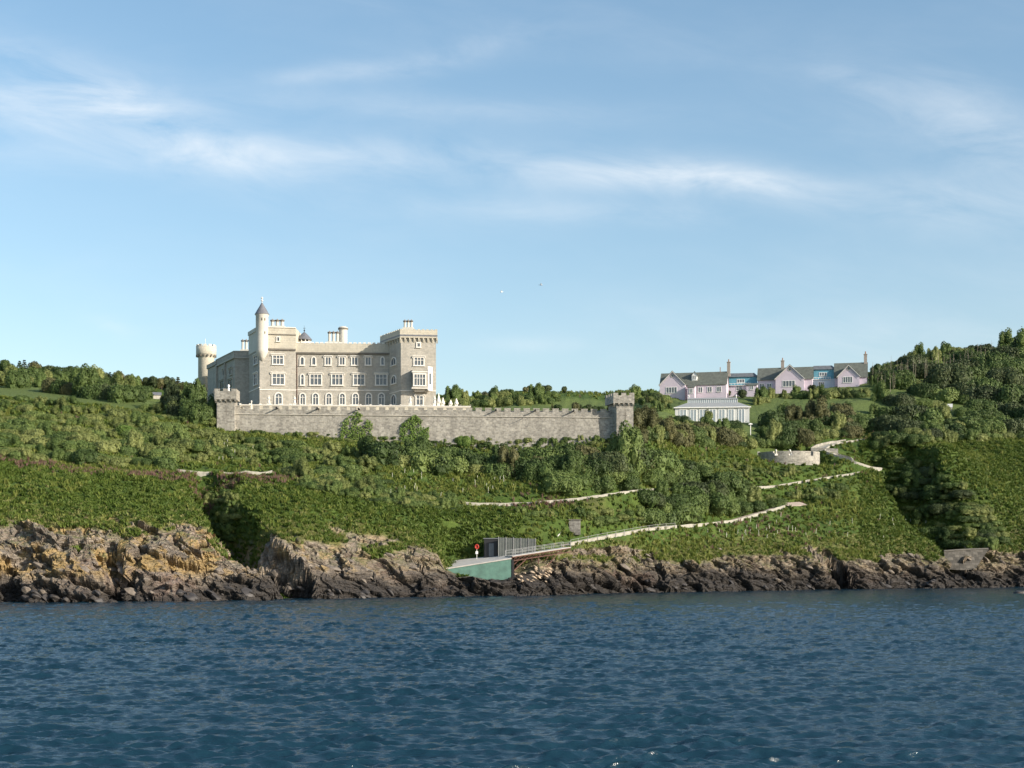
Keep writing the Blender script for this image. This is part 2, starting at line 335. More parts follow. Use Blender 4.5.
# large undulation of the slopes
und = fbm(P0*[.03, .03, 0]+3, 3, 11).reshape(NR, NC)
mid = sm(3.0, 3.5, SEG)*(1-sm(4.6, 4.98, SEG)) + sm(6.5, 7.2, SEG)*(1-sm(8.5, 9, SEG))
GZ += und*2.6*mid
GZ += fbm(P0*[.16, .16, 0]+9, 3, 12).reshape(NR, NC)*.7*mid
# ---- column lookups (bare ground)
def col_of(px): return int(np.clip(round((px-PX[0])/1.15), 0, NC-1))
def ground(x, Y):
    px = x/Y*F+512; c = col_of(px); return float(np.interp(Y, GY[:, c], GZ[:, c]))
def find(px, py, smin=2.0):
    """the ground point first seen at this pixel, looking up from the sea"""
    c = col_of(px); r0 = int(np.searchsorted(seg, smin)); s = HY-(GZ[r0:, c]-H)/GY[r0:, c]*F
    k = np.nonzero(s <= py)[0]; k = k[0] if len(k) else len(s)-40
    if k > 0:
        t = (s[k-1]-py)/max(1e-6, s[k-1]-s[k]); t = min(1, max(0, t)); Y = GY[r0+k-1, c]*(1-t)+GY[r0+k, c]*t; z = GZ[r0+k-1, c]*(1-t)+GZ[r0+k, c]*t
    else: Y = GY[r0+k, c]; z = GZ[r0+k, c]
    return X(px, Y), float(Y), float(z)

cutd = np.zeros((NR, NC)); wob1 = fbm(P0*[.11, .11, 0]+70, 4, 71).reshape(NR, NC)*5; wob2 = fbm(P0*[.11, .11, 0]+80, 4, 72).reshape(NR, NC)*5
# buttresses and clefts along the shore: one broad ridge noise that pushes the shore in and out
def carve(pts, slope_l, slope_r):
    """cut a cleft: pts = (x, y, floor z, half width); the two sides may be differently steep"""
    global GZ
    pts = [list(p) for p in pts]
    if pts[-1][2] is None: pts[-1][2] = ground(pts[-1][0], pts[-1][1])+.5
    WX = GX+wob1; WY = GY+wob2
    best = np.full(GZ.shape, 1e9); fl = np.zeros(GZ.shape); hw = np.zeros(GZ.shape); side = np.zeros(GZ.shape)
    for a, b in zip(pts[:-1], pts[1:]):
        dx, dy = b[0]-a[0], b[1]-a[1]; l2 = dx*dx+dy*dy
        t = np.clip(((WX-a[0])*dx+(WY-a[1])*dy)/l2, 0, 1)
        d = np.hypot(WX-a[0]-t*dx, WY-a[1]-t*dy); s = dx*(WY-a[1])-dy*(WX-a[0])
        m = d < best; best = np.where(m, d, best); fl = np.where(m, a[2]+(b[2]-a[2])*t, fl); hw = np.where(m, a[3]+(b[3]-a[3])*t, hw); side = np.where(m, s, side)
    lim = fl+np.maximum(0, best-hw)*np.where(side > 0, slope_l, slope_r)
    lim = lim+sm(9, 16, best)*40; cutd[:] = np.maximum(cutd, GZ-lim); GZ = np.minimum(GZ, lim)
    return best
def hump(px, Y, h, rx, ry, ang=0):
    global GZ
    dx = GX-X(px, Y); dy = GY-Y; c, s = math.cos(R(ang)), math.sin(R(ang))
    GZ += h*np.exp(-(((dx*c+dy*s)/rx)**2+((-dx*s+dy*c)/ry)**2))*(SEG > 2.2)
# long inlet on the left: its east wall faces west, away from the sun
carve([(X(335, 230), 230, -3, 2.2), (X(314, 243), 243, -2.2, 2.2), (X(282, 256), 256, -.5, 2.0), (X(251, 268), 268, 3, 1.6), (X(226, 279), 279, 8, 1.0), (X(209, 290), 290, 16, .6), (X(200, 300), 300, None, .5)], 1.2, 4.6)
# ravine on the right
hump(950, 396, 7, 11, 13, -20); hump(1010, 386, 5, 13, 8); hump(915, 415, 3.5, 9, 12, -25)
carve([(X(985, 350), 350, -2, 1), (X(955, 366), 366, 5, 2), (X(925, 382), 382, 14, 2), (X(893, 398), 398, 24, 1.5), (X(868, 412), 412, None, .5)], .7, .95)
for (px, Y, d, wd) in ((662, 313, 3, 1.2), (120, 225, 3, 1.5), (30, 225, 5, 3), (845, 362, 3, 1.2)):
    Y = float(np.interp(px, KX, wY))+1
    carve([(X(px, Y), Y, -2, .6), (X(px-6, Y+8), Y+8, .6, wd*.5), (X(px-16, Y+d+11), Y+d+11, None, .3)], 1.6, 2.8)

# ---- roads: benches cut along the slope.  outer (seaward) edge given by where it runs on the slope
def smooth_poly(pts, step=1.5):
    p = np.array(pts, float); d = np.r_[0, np.cumsum(np.hypot(*(p[1:, :2]-p[:-1, :2]).T))]
    n = max(4, int(d[-1]/step)); s = np.linspace(0, d[-1], n); q = np.stack([np.interp(s, d, p[:, i]) for i in range(3)], 1)
    k = np.hanning(9); k /= k.sum()
    return np.stack([np.convolve(np.pad(q[:, i], 4, 'edge'), k, 'valid') for i in range(3)], 1)
def road_line(pp): return smooth_poly([find(*p) for p in pp])
roads = {
 'lower': road_line([(566, 546), (600, 539), (650, 530), (700, 526), (735, 522), (762, 514), (786, 507)]),
 'turn':  road_line([(786, 507), (794, 506), (802, 505.4), (812, 505)]),
 'upper': road_line([(452, 503), (470, 505), (520, 505), (560, 502), (600, 497), (640, 491), (680, 490), (730, 489), (770, 488), (800, 483), (850, 475), (883, 470)]),
 'hair':  road_line([(883, 470), (868, 468), (856, 463), (842, 458), (825, 454), (822, 450), (838, 444), (866, 440)]),
 'high':  road_line([(866, 440), (890, 436), (915, 434), (950, 428)]),
 'left':  road_line([(172, 473), (215, 474), (245, 475), (276, 474)]),
}
def inward(q):
    """unit vector in plan away from the sea side (uphill)"""
    t = np.gradient(q[:, :2], axis=0); t /= np.linalg.norm(t, axis=1)[:, None]+1e-9
    n = np.stack([-t[:, 1], t[:, 0]], 1); n *= np.where(n[:, 1:2] < 0, -1, 1); return n
bench = []
for k, q in roads.items():
    wd = 3.4 if k != 'left' else 3
    n = inward(q); cx = q[:, :2]+n*wd/2; bench.append((cx, q[:, 2], wd))
flat = np.zeros(GZ.shape)
for cx, z, wd in bench:
    x0, x1 = cx[:, 0].min()-9, cx[:, 0].max()+9; y0, y1 = cx[:, 1].min()-9, cx[:, 1].max()+9
    sel = np.nonzero((GX > x0) & (GX < x1) & (GY > y0) & (GY < y1) & (SEG > 2.6))
    gx, gy = GX[sel], GY[sel]; best = np.full(len(gx), 1e9); zz = np.zeros(len(gx))
    for a in range(0, len(cx)):
        d = np.hypot(gx-cx[a, 0], gy-cx[a, 1]); m = d < best; best = np.where(m, d, best); zz = np.where(m, z[a], zz)
    wgt = 1-sm(wd*.5+.1, wd*.5+2.2, best)
    GZ[sel] = GZ[sel]*(1-wgt)+(zz-.06)*wgt; flat[sel] = np.maximum(flat[sel], 1-sm(wd*.5, wd*.5+.8, best))
# the round gun platform, the lawns' edges and the slip stand on levelled ground
def level(px, Y, z, rx, ry, soft=3.0):
    dx = (GX-X(px, Y))/rx; dy = (GY-Y)/ry; d = np.sqrt(dx*dx+dy*dy); wgt = 1-sm(1, 1+soft/min(rx, ry), d); GZ[:] = GZ*(1-wgt)+z*wgt
    flat[:] = np.maximum(flat, 1-sm(.95, 1.02, d))
BAT = (788.5, 397., Z(463.5, 390.0))
level(BAT[0], BAT[1]-1, BAT[2]-.6, 11.5, 9.5, 2.5)
level(712, 436, Z(423, 432), 13, 6, 4)

# ---- rock relief, pushed out along the slope's normal
X0 = np.stack([GX, GY, GZ], -1)
du = np.zeros_like(X0); dv = np.zeros_like(X0)
du[:, 1:-1] = X0[:, 2:]-X0[:, :-2]; dv[1:-1] = X0[2:]-X0[:-2]
nrm = np.cross(du, dv); nrm /= np.linalg.norm(nrm, axis=-1, keepdims=True)+1e-9
nrm[nrm[..., 2] < 0] *= -1
steep = 1-nrm[..., 2]
Pf = X0.reshape(-1, 3)
edge = fbm(Pf*[.12, .12, .25]+40, 4, 21).reshape(NR, NC)
pxg = GX/np.maximum(GY, 1)*F+512
rockw = sm(-3.5, -1, -np.abs(SEG-2)*0-1+0*SEG)*0+(SEG > .9)*(1-sm(2.78, 3.02, SEG-edge*np.where(pxg > 520, .34, .6)))
rockw = np.maximum(rockw, (sm(.36, .5, steep+edge*.12))*(SEG > 2)*(SEG < 3.12))
rockw *= (1-flat)
sel = np.nonzero((rockw > .01).ravel())[0]
p = Pf[sel]
c, s = math.cos(R(34)), math.sin(R(34))
def strata(q): return np.stack([q[:, 0]*c-q[:, 2]*s, q[:, 1], q[:, 0]*s+q[:, 2]*c], 1)
q = strata(p)
wq = q+fbm(q*.25, 3, 31)[:, None]*2.0
f1, f2, v1 = worley(wq*[.10, .16, .34], 1); _, f2b, v2 = worley(wq*[.30, .4, .85]+5, 5); f1c, f2c, v3 = worley(wq*[.95, .95, 1.9]+11, 9)
disp = (v1-.45)*3.0 + (v2-.5)*1.5 + (v3-.5)*.55 + fbm(q*[.5, .5, 1.6], 4, 41)*.55
disp -= (1-sm(0, .12, f2-f1))*.9
z_ = p[:, 2]; att = sm(-3, .5, z_)*.75+.25
PXG0 = pxg.ravel(); D = np.zeros(NR*NC); D[sel] = disp*(1-.45*np.exp(-((PXG0[sel]-345)/75)**2))*att*rockw.ravel()[sel]; D = D.reshape(NR, NC)
dirn = nrm*.6+np.array([0, -.65, .25]); dirn /= np.linalg.norm(dirn, axis=-1, keepdims=True)
G3 = X0+dirn*D[..., None]
# small hummocks in the turf
soft = ((1-rockw)*(1-flat)*(SEG > 2.5)*(SEG < 9)).ravel()
hm = fbm(Pf*[.55, .55, .3]+60, 3, 51)*.35+fbm(Pf*[.2, .2, .1]+65, 3, 52)*.8*(1-sm(500, 560, PXG0)*(1-sm(900, 930, PXG0)))
G3[..., 2] += (hm*soft).reshape(NR, NC)*(np.abs(SEG-5.5) > .55)
# the rock is cut lower in front of the slip and under the jetty
pxf = G3[..., 0]/np.maximum(G3[..., 1], 1)*F+512; Yf_ = G3[..., 1]
limz = (np.maximum(0, G3[..., 1]-279)*.22+np.maximum(0, G3[..., 1]-291)*1.3)*(G3[..., 0]/G3[..., 1]*F < 4)+(np.maximum(0, G3[..., 1]-283)*.5)*(G3[..., 0]/G3[..., 1]*F >= 4)+Z(np.interp(pxf, [440, 458, 500, 512, 530, 560], [568, 576, 582, 580, 573, 563]), Yf_)+fbm(G3.reshape(-1, 3)*[.4, .4, .1], 3, 81).reshape(NR, NC)*.9
inz = sm(436, 446, pxf)*(1-sm(556, 566, pxf))*(SEG > 1.5)*(SEG < 3.6)
G3[..., 2] = np.where((G3[..., 2] > limz), G3[..., 2]*(1-inz)+limz*inz, G3[..., 2])
# ---- cover colour per vertex
def mixc_(a, b, t): return a*(1-t[:, None])+b*t[:, None]
Pn = G3.reshape(-1, 3); SG = SEG.ravel(); PXG = pxg.ravel()
A = lambda *c_: np.array([c_], float)
n_a = fbm(Pn*[.07, .07, .1]+2, 4, 61); n_b = fbm(Pn*[.35, .35, .5]+2, 4, 62); n_c = fbm(strata(Pn)*[.35, .35, 1.2], 4, 63); n_d = fbm(Pn*[1.3, 1.3, 1.3], 3, 64)
rock = mixc_(A(.125, .105, .085), A(.22, .185, .145), sm(-.4, .4, n_c)); rock = mixc_(rock, A(.18, .12, .095), sm(.05, .5, n_a)*.6); rock = mixc_(rock, A(.32, .285, .23), sm(.15, .5, n_d+n_b*.3)*.5)
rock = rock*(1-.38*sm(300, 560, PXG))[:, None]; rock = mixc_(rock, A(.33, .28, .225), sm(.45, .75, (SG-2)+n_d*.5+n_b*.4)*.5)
lich = sm(.0, .3, n_b+n_c*.5+.06)*sm(3.0, 5.5, Pn[:, 2])*(.25+.75*(1-sm(260, 420, PXG)))*.62
rock = mixc_(rock, A(.33, .22, .065), lich)
wet = 1-sm(1.6, 4.4+1.9*sm(280, 500, PXG), Pn[:, 2]+n_a*2.6+n_b*1.4)
rock = mixc_(rock, A(.036, .033, .031), wet*.92)
grass = mixc_(A(.055, .10, .018), A(.085, .14, .025), sm(-.4, .4, n_b)); 
mead = sm(-.1, .5, n_a+.2*n_b); grass = mixc_(grass, A(.13, .17, .035), mead*.6)
dry = (1-sm(3.0, 3.25, SG-n_b*.25))*sm(2.2, 2.8, SG)
grass = mixc_(grass, A(.17, .16, .055), dry*.7)
pinkl = np.exp(-((SG-3.93-.05*n_b)/.05)**2)*(1-sm(260, 330, PXG)); grass = mixc_(grass, A(.17, .10, .09), pinkl*.55)
brown = sm(.15, .45, n_a)*sm(3.5, 4, SG)*(1-sm(6, 6.5, SG)); grass = mixc_(grass, A(.11, .095, .045), brown*.5)
lawn = A(.12, .165, .045)
lw = ((SG > 5.2) & (SG < 7.6)).astype(float)*np.where((PXG < 160) | (PXG > 655), 1, 0)
lw = np.maximum(lw, sm(7.15, 7.2, SG)*(1-sm(7.75, 7.8, SG))*((PXG > 430) & (PXG < 650)))
grass = mixc_(grass*.74, lawn*.8, lw)
rk_ = np.clip(rockw.ravel()*1.15+(cutd.ravel() > 1.2)*(1-sm(8, 12, Pn[:, 2]))*(PXG < 330)+(inz*(pxf > 510)*(SEG < 3.2)).ravel(), 0, 1); _a = np.zeros_like(G3); _b = np.zeros_like(G3); _a[:, 1:-1] = G3[:, 2:]-G3[:, :-2]; _b[1:-1] = G3[2:]-G3[:-2]
_n = np.cross(_a, _b); _n /= np.linalg.norm(_n, axis=-1, keepdims=True)+1e-9; nz_ = np.abs(_n[..., 2]).ravel()
ledge = sm(.6, .85, nz_+n_b*.35)*sm(2.42, 2.75, SG+n_a*.3)*(1-wet)
rock = mixc_(rock, A(.10, .105, .04), ledge*.85)
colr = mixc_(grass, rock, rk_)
ter = ((np.abs(SG-6.0) < 1.0)*(PXG > 212)*(PXG < 629)).astype(float); colr = mixc_(colr, A(.36, .33, .27), ter)
idx = np.arange(NR*NC).reshape(NR, NC)
quads = np.stack([idx[:-1, :-1], idx[:-1, 1:], idx[1:, 1:], idx[1:, :-1]], -1).reshape(-1, 4)
def ground_mat():
    m, t, b = new_mat('ground_cover'); b.inputs['Roughness'].default_value = .92; b.inputs['Specular IOR Level'].default_value = .25
    at = N(t, 'ShaderNodeAttribute'); at.attribute_name = 'cover'; ar = N(t, 'ShaderNodeAttribute'); ar.attribute_name = 'rockiness'
    tc = N(t, 'ShaderNodeTexCoord'); n = N(t, 'ShaderNodeTexNoise'); n.inputs['Scale'].default_value = 1.6; n.inputs['Detail'].default_value = 7; n.inputs['Roughness'].default_value = .7; L(t, tc.outputs['Object'], n.inputs['Vector'])
    v = N(t, 'ShaderNodeTexVoronoi'); v.inputs['Scale'].default_value = 1.1; v.feature = 'DISTANCE_TO_EDGE'
    mp = N(t, 'ShaderNodeMapping'); mp.inputs['Rotation'].default_value = (0, R(34), 0); mp.inputs['Scale'].default_value = (.6, .8, 1.8); L(t, tc.outputs['Object'], mp.inputs[0]); L(t, mp.outputs[0], v.inputs['Vector'])
    mr = N(t, 'ShaderNodeMapRange'); mr.inputs['From Min'].default_value = .3; mr.inputs['From Max'].default_value = .7; mr.inputs['To Min'].default_value = .66; mr.inputs['To Max'].default_value = 1.34; L(t, n.outputs[0], mr.inputs[0])
    vm = N(t, 'ShaderNodeVectorMath'); vm.operation = 'SCALE'; L(t, at.outputs['Color'], vm.inputs[0]); L(t, mr.outputs[0], vm.inputs['Scale']); L(t, vm.outputs[0], b.inputs['Base Color'])
    hgt = math_node(t, 'ADD', n.outputs[0], math_node(t, 'MULTIPLY', math_node(t, 'MINIMUM', v.outputs[0], .12), math_node(t, 'MULTIPLY', ar.outputs['Fac'], 4.0)))
    bp = N(t, 'ShaderNodeBump'); bp.inputs['Strength'].default_value = .9; bp.inputs['Distance'].default_value = .35; L(t, hgt, bp.inputs['Height']); L(t, bp.outputs[0], b.inputs['Normal'])
    return m
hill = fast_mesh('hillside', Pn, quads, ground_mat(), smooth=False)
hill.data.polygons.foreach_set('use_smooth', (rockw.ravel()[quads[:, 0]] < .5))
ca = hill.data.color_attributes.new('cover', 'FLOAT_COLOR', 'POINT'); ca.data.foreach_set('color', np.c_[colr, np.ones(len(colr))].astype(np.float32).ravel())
ra = hill.data.attributes.new('rockiness', 'FLOAT', 'POINT'); ra.data.foreach_set('value', rockw.ravel().astype(np.float32))
tag(hill, kind='structure')
GYf = G3[..., 1]; GZf = G3[..., 2]

# ------------------------------------------------------------------ sea
def build_sea():
    sx = np.r_[np.linspace(-9000, -900, 14)[:-1], np.linspace(-900, -160, 190)[:-1], np.arange(-160, 1185, 1.35), np.linspace(1185, 1924, 190)[1:], np.linspace(1924, 10024, 14)[1:]]
    py = [HY+H*F/24.]
    while py[-1] > HY+18.2: py.append(py[-1]-float(np.interp(py[-1]-HY, [20, 60, 130, 210], [.11, .17, .34, .38])))
    py = np.array(py); Ya = H*F/(py-HY)
    Yr = np.r_[-12000, -4000, -1000, -200, -40, 0, 15, Ya, 520, 600, 800, 1300, 2500, 6000, 14000]
    YY, SX = np.meshgrid(Yr, sx, indexing='ij'); sc = np.where(YY > 24, YY, 24+np.abs(24-YY)*.6)
    x = (SX-512)/F*sc; y = YY.copy(); z = np.zeros_like(x)
    dist = np.maximum(24, y); rs = np.interp(H*F/dist, [20, 60, 130, 210], [.11, .17, .34, .38])*dist*dist/(H*F)          # row spacing in metres
    near = (YY > 20) & (YY < 470) & (SX > -900) & (SX < 1924)
    xs, ys = x[near].copy(), y[near].copy(); zs = np.zeros(len(xs)); dxs = np.zeros(len(xs)); dys = np.zeros(len(xs)); rsn = rs[near]
    r2 = np.random.default_rng(3)
    gust = (.85+.3*vnoise(np.stack([xs*.03, ys*.012, xs*0], 1), 5))*(.85+.45*sm(.05, .75, fbm(np.stack([xs*.16, ys*.22, xs*0], 1), 3, 15)*1.3+.1))
    for i in range(84):
        lam = .55*(22/.55)**(i/83.)**1.25 if i else .55
        lam = .5*np.exp(np.log(16/.5)*(i/83.)**1.1)
        k = 2*math.pi/lam; th = R(90+12)+r2.normal(0, .37); ph = r2.uniform(0, 6.283)
        amp = .0118*lam**.5*(1 if lam < 2.6 else (2.6/lam)**1.15)
        fade = sm(.6, 1.5, lam/(rsn*abs(math.sin(th))+.02))
        cx, cy = math.cos(th), math.sin(th); a = k*(xs*cx+ys*cy)+ph
        w_ = amp*fade*gust; zs += w_*np.cos(a); sn = np.sin(a)*w_*.72; dxs -= cx*sn; dys -= cy*sn
    x[near] += dxs; y[near] += dys; z[near] = zs
    n, m = x.shape; idx = np.arange(n*m).reshape(n, m)
    q = np.stack([idx[:-1, :-1], idx[:-1, 1:], idx[1:, 1:], idx[1:, :-1]], -1).reshape(-1, 4)
    mt, t, b = new_mat('sea_water'); b.inputs['Roughness'].default_value = .12; b.inputs['IOR'].default_value = 1.333; b.inputs['Base Color'].default_value = (.007, .029, .047, 1)
    tc = N(t, 'ShaderNodeTexCoord'); n1 = N(t, 'ShaderNodeTexNoise'); n1.inputs['Scale'].default_value = 3.2; n1.inputs['Detail'].default_value = 5; n1.inputs['Roughness'].default_value = .6
    mp = N(t, 'ShaderNodeMapping'); mp.inputs['Scale'].default_value = (.45, 1.5, 1); L(t, tc.outputs['Object'], mp.inputs[0]); L(t, mp.outputs[0], n1.inputs['Vector'])
    n2 = N(t, 'ShaderNodeTexNoise'); n2.inputs['Scale'].default_value = .8; n2.inputs['Detail'].default_value = 6; n2.inputs['Roughness'].default_value = .65; L(t, mp.outputs[0], n2.inputs['Vector'])
    hh = math_node(t, 'ADD', math_node(t, 'MULTIPLY', n1.outputs[0], .035), math_node(t, 'MULTIPLY', n2.outputs[0], .13))
    bp = N(t, 'ShaderNodeBump'); bp.inputs['Strength'].default_value = 1; bp.inputs['Distance'].default_value = 1.0; L(t, hh, bp.inputs['Height']); L(t, bp.outputs[0], b.inputs['Normal'])
    o = fast_mesh('sea', np.stack([x, y, z], -1).reshape(-1, 3), q, mt); tag(o, kind='structure')
build_sea()

# ------------------------------------------------------------------ castle
class Face:
    """a vertical wall face from (px0, Y0) to (px1, Y1) as seen from the sea; out = towards the viewer's side"""
    def __init__(s, px0, Y0, px1, Y1, Yv=None):
        s.a = np.array([X(px0, Y0), Y0]); s.b = np.array([X(px1, Y1), Y1]); s.u = (s.b-s.a)/np.linalg.norm(s.b-s.a)
        s.n = np.array([s.u[1], -s.u[0]]); s.len = np.linalg.norm(s.b-s.a)
    def t(s, px):
        k = (px-512)/F; d = s.b-s.a; return (k*s.a[1]-s.a[0])/(d[0]-k*d[1])*s.len
    def pt(s, t, out=0): return s.a+s.u*t+s.n*out
    def Y(s, px): return s.pt(s.t(px))[1]
    def z(s, px, py): return Z(py, s.Y(px))
    def box(s, mb, t0, t1, z0, z1, o0, o1):
        p = [s.pt(t0, o1), s.pt(t1, o1), s.pt(t1, o0), s.pt(t0, o0)]
        if o1 < o0: p = p[::-1]
        return mb.prism(p, z0, z1)
def arch_outline(t0, t1, z0, z1, kind, n=7):
    w_ = (t1-t0)
    if kind == 'rect': return [(t0, z0), (t1, z0), (t1, z1), (t0, z1)]
    rise = min(w_*(.62 if kind == 'lancet' else .5), (z1-z0)*.6); zs = z1-rise; c = (t0+t1)/2; pts = [(t0, z0), (t1, z0)]
    for i in range(n+1):
        a = i/n; th = a*math.pi/2; x = math.cos(th); pts.append((c+x*w_/2, zs+rise*math.sin(th)))
    for i in range(n-1, -1, -1):
        a = i/n; th = a*math.pi/2; pts.append((c-math.cos(th)*w_/2, zs+rise*math.sin(th)))
    return pts
def window(f, px0, px1, py0, py1, kind, lights, parent, transom=True, trim=.28, label=None, base=0.0, hood=True, mat='trim'):
    t0, t1 = f.t(px0), f.t(px1); zc = (px0+px1)/2; z1, z0 = f.z(zc, py0), f.z(zc, py1)
    outer = arch_outline(t0, t1, z0, z1, kind); inner = arch_outline(t0+trim, t1-trim, z0+trim*.6, z1-trim, kind); n = len(outer)
    mb = MB(); v = []
    for o_ in (base+.004, base+.20):
        for ring in (outer, inner):
            for (t, z) in ring: p = f.pt(t, o_); v.append((p[0], p[1], z))
    fc = []
    for i in range(n):
        j = (i+1) % n
        fc += [[2*n+i, 2*n+j, 3*n+j, 3*n+i], [i, 2*n+i, 2*n+j, j][::-1], [n+i, n+j, 3*n+j, 3*n+i][::-1]]
    mb.add(v, fc)
    for k in range(1, lights):
        tm = t0+trim+(t1-t0-2*trim)*k/lights; zt = z1-trim-(0 if kind == 'rect' else (z1-z0)*.12); f.box(mb, tm-.075, tm+.075, z0+trim*.6, zt, base+.01, base+.15)
    if transom: zt = z0+(z1-z0)*.62; f.box(mb, t0+trim, t1-trim, zt-.06, zt+.06, base+.012, base+.13)
    f.box(mb, t0-.1, t1+.1, z0-.14, z0+.02, base+.006, base+.32)
    if hood and kind == 'rect': f.box(mb, t0-.18, t1+.18, z1+.03, z1+.2, base+.006, base+.42); f.box(mb, t0-.30, t0-.12, z1-.35, z1+.03, base+.006, base+.3); f.box(mb, t1+.12, t1+.3, z1-.35, z1+.03, base+.006, base+.3)
    wnd = mb.build('window', M[mat], parent)
    gm = MB(); gv = [(*f.pt(t, base+.03), z) for t, z in inner]; gm.add([(p[0], p[1], p[2]) for p in gv], [list(range(n))])
    gm.build('pane', M['glass'], wnd)
    return wnd
def merlons(mb, f, t0, t1, z, h, wd, gap, thick, o=0.0):
    n = max(1, int(round((t1-t0+gap)/(wd+gap)))); pitch = (t1-t0-wd)/max(1, n-1) if n > 1 else 0
    for i in range(n): f.box(mb, t0+i*pitch, t0+i*pitch+wd, z-.002, z+h, o-thick, o)
def fp(*pts): return [(X(px, Y), Y) for px, Y in pts]
G0 = 41.5                                                        # castle walls start below the terrace
castle = empty('castle', (0, 0, 0), label='large beige stone castle with battlements and towers above the long terrace wall', cat='castle')
YS, YE = 355.0, 357.5
# --- main block
fm = Face(296, 356.0, 389.6, 357.4)
zt = fm.z(340, 342.6); zc_ = fm.z(340, 353)
mb = MB(); mb.prism([tuple(fm.pt(-3)), tuple(fm.pt(fm.len+1)), tuple(fm.pt(fm.len+1, -15)), tuple(fm.pt(-3, -15))], G0, zc_); mb.build('main_block', M['stone'], castle)
mb = MB(); fm.box(mb, 0, fm.len+.6, zc_+.002, zt-.25, -.9, .12); fm.box(mb, 0, fm.len+.6, zc_+.002, zt-.25, -15, -14.2); mb.build('parapet', M['ashlar'], castle)
mb = MB(); fm.box(mb, 0, fm.len+.5, zc_-.28, zc_+.12, -.02, .42); mb.build('cornice', M['darkstone'], castle)
mb = MB(); merlons(mb, fm, .1, fm.len, zt-.25, .32, .75, .45, .8, .17); fm.box(mb, 0, fm.len+.5, fm.z(340, 390.6), fm.z(340, 389.7), -.02, .14); mb.build('coping', M['trim'], castle)
for a, b, k, l in ((299.6, 304.8, 'lancet', 1), (311.2, 316.4, 'lancet', 1), (324.6, 331.6, 'rect', 2), (338.7, 345.6, 'rect', 2), (351, 358.2, 'rect', 2), (364.7, 371.5, 'rect', 2), (380.2, 384.8, 'lancet', 1)):
    window(fm, a, b, 356.4, 365.4, k, l, castle, transom=False)
for a, b, k, l in ((300, 304.8, 'lancet', 1), (309.4, 322.2, 'rect', 3), (331, 343.4, 'rect', 3), (352.8, 365.3, 'rect', 3), (375, 387.6, 'rect', 3)):
    window(fm, a, b, 373.6, 385.4, k, l, castle)
for a, b in ((299.4, 306), (312, 319.2), (325.4, 332.4), (338.8, 345.8), (351.8, 359.2), (365, 372.2), (377.8, 385)):
    window(fm, a, b, 392.6, 405.2, 'arch', 2, castle)
mb = MB(); p = fm.pt(.25, .16); mb.cyl(p[0], p[1], G0+1, zc_-.3, .09, n=6); mb.build('drainpipe', M['rust'], castle)
# --- corner tower block
fl = Face(259.6, 354.2, 295.8, 355.6)
ztl = fl.z(280, 327.8); zcl = fl.z(280, 349)
bk = (X(249.2, 364), 364)
foot = [tuple(fl.pt(0)), tuple(fl.pt(fl.len)), (fl.pt(fl.len)[0], fl.pt(fl.len)[1]+16), (bk[0], bk[1]+6), bk]
mb = MB(); mb.prism(foot, G0, zcl); mb.build('corner_tower', M['stone'], castle)
ff = [tuple(fl.pt(0, .1)), tuple(fl.pt(fl.len, .1)), (fl.pt(fl.len)[0], fl.pt(fl.len)[1]+9), (fl.pt(0)[0]-3.0, fl.pt(0)[1]+9)]
mb = MB(); mb.prism(ff, zcl+.004, ztl); mb.build('upper_storey', M['ashlar'], castle)
mb = MB(); fl.box(mb, 0, fl.len, zcl-.3, zcl+.1, -.03, .35); fl.box(mb, .3, fl.len+.1, fl.z(280, 335), fl.z(280, 334.2), -.02, .28); mb.build('cornice', M['darkstone'], castle)
mb = MB(); fl.box(mb, 0, fl.len, ztl+.004, ztl+.2, -.6, .3); mb.build('coping', M['trim'], castle); mb = MB(); fl.box(mb, 0, fl.len, fl.z(280, 390.4), fl.z(280, 389.5), -.02, .14); mb.build('coping', M['trim'], castle)
window(fl, 272, 284, 354.6, 364.6, 'rect', 3, castle); window(fl, 271.5, 285, 373, 385, 'rect', 3, castle); window(fl, 274.4, 282.8, 392.3, 405.2, 'arch', 2, castle)
window(fl, 276.4, 280, 336.6, 341.6, 'rect', 1, castle, transom=False, trim=.2, base=.1, hood=False)
# west side of the corner tower: parapet, windows, a string
fw = Face(249.2, 364, 259.6, 354.2)
mb = MB(); fw.box(mb, 0, fw.len, zcl-.2, fw.z(254, 333), -.8, .15); fw.box(mb, -.1, fw.len*.72, fw.z(254, 333), fw.z(254, 329.3), -1.2, .35); mb.build('parapet', M['render'], castle)
mb = MB(); fw.box(mb, 0, fw.len, fw.z(254, 390.4), fw.z(254, 389.5), -.02, .14); mb.build('string_course', M['trim'], castle)
window(fw, 254.0, 257.8, 373, 385, 'rect', 2, castle); window(fw, 254, 257.8, 355, 364.6, 'rect', 2, castle)
# --- stair turret with conical roof
c = fl.pt(.55, -.2); tx, ty = c[0]+.05, c[1]; zz = lambda py: Z(py, ty)
mb = MB(); mb.lathe(tx, ty, [(.25, zz(361.5)), (.9, zz(357)), (1.5, zz(352.5)), (1.56, zz(351)), (1.56, zz(337)), (1.56, zz(316)), (1.72, zz(315.2)), (1.72, zz(314.4))], 28); st = mb.build('stair_turret', M['render'], castle, True)
mb = MB(); mb.lathe(tx, ty, [(1.85, zz(314.6)), (1.2, zz(310)), (.6, zz(306)), (.12, zz(302.6))], 28); mb.build('conical_roof', M['lead'], st)
mb = MB(); mb.lathe(tx, ty, [(.1, zz(303.2)), (.1, zz(301.5)), (.32, zz(300.9)), (.3, zz(300.2)), (.08, zz(299.6)), (.08, zz(298.9)), (.28, zz(298.5)), (.3, zz(297.8)), (.1, zz(297.2)), (.03, zz(296.2))], 10); mb.build('finial', M['offwhite'], st)
mb = MB()
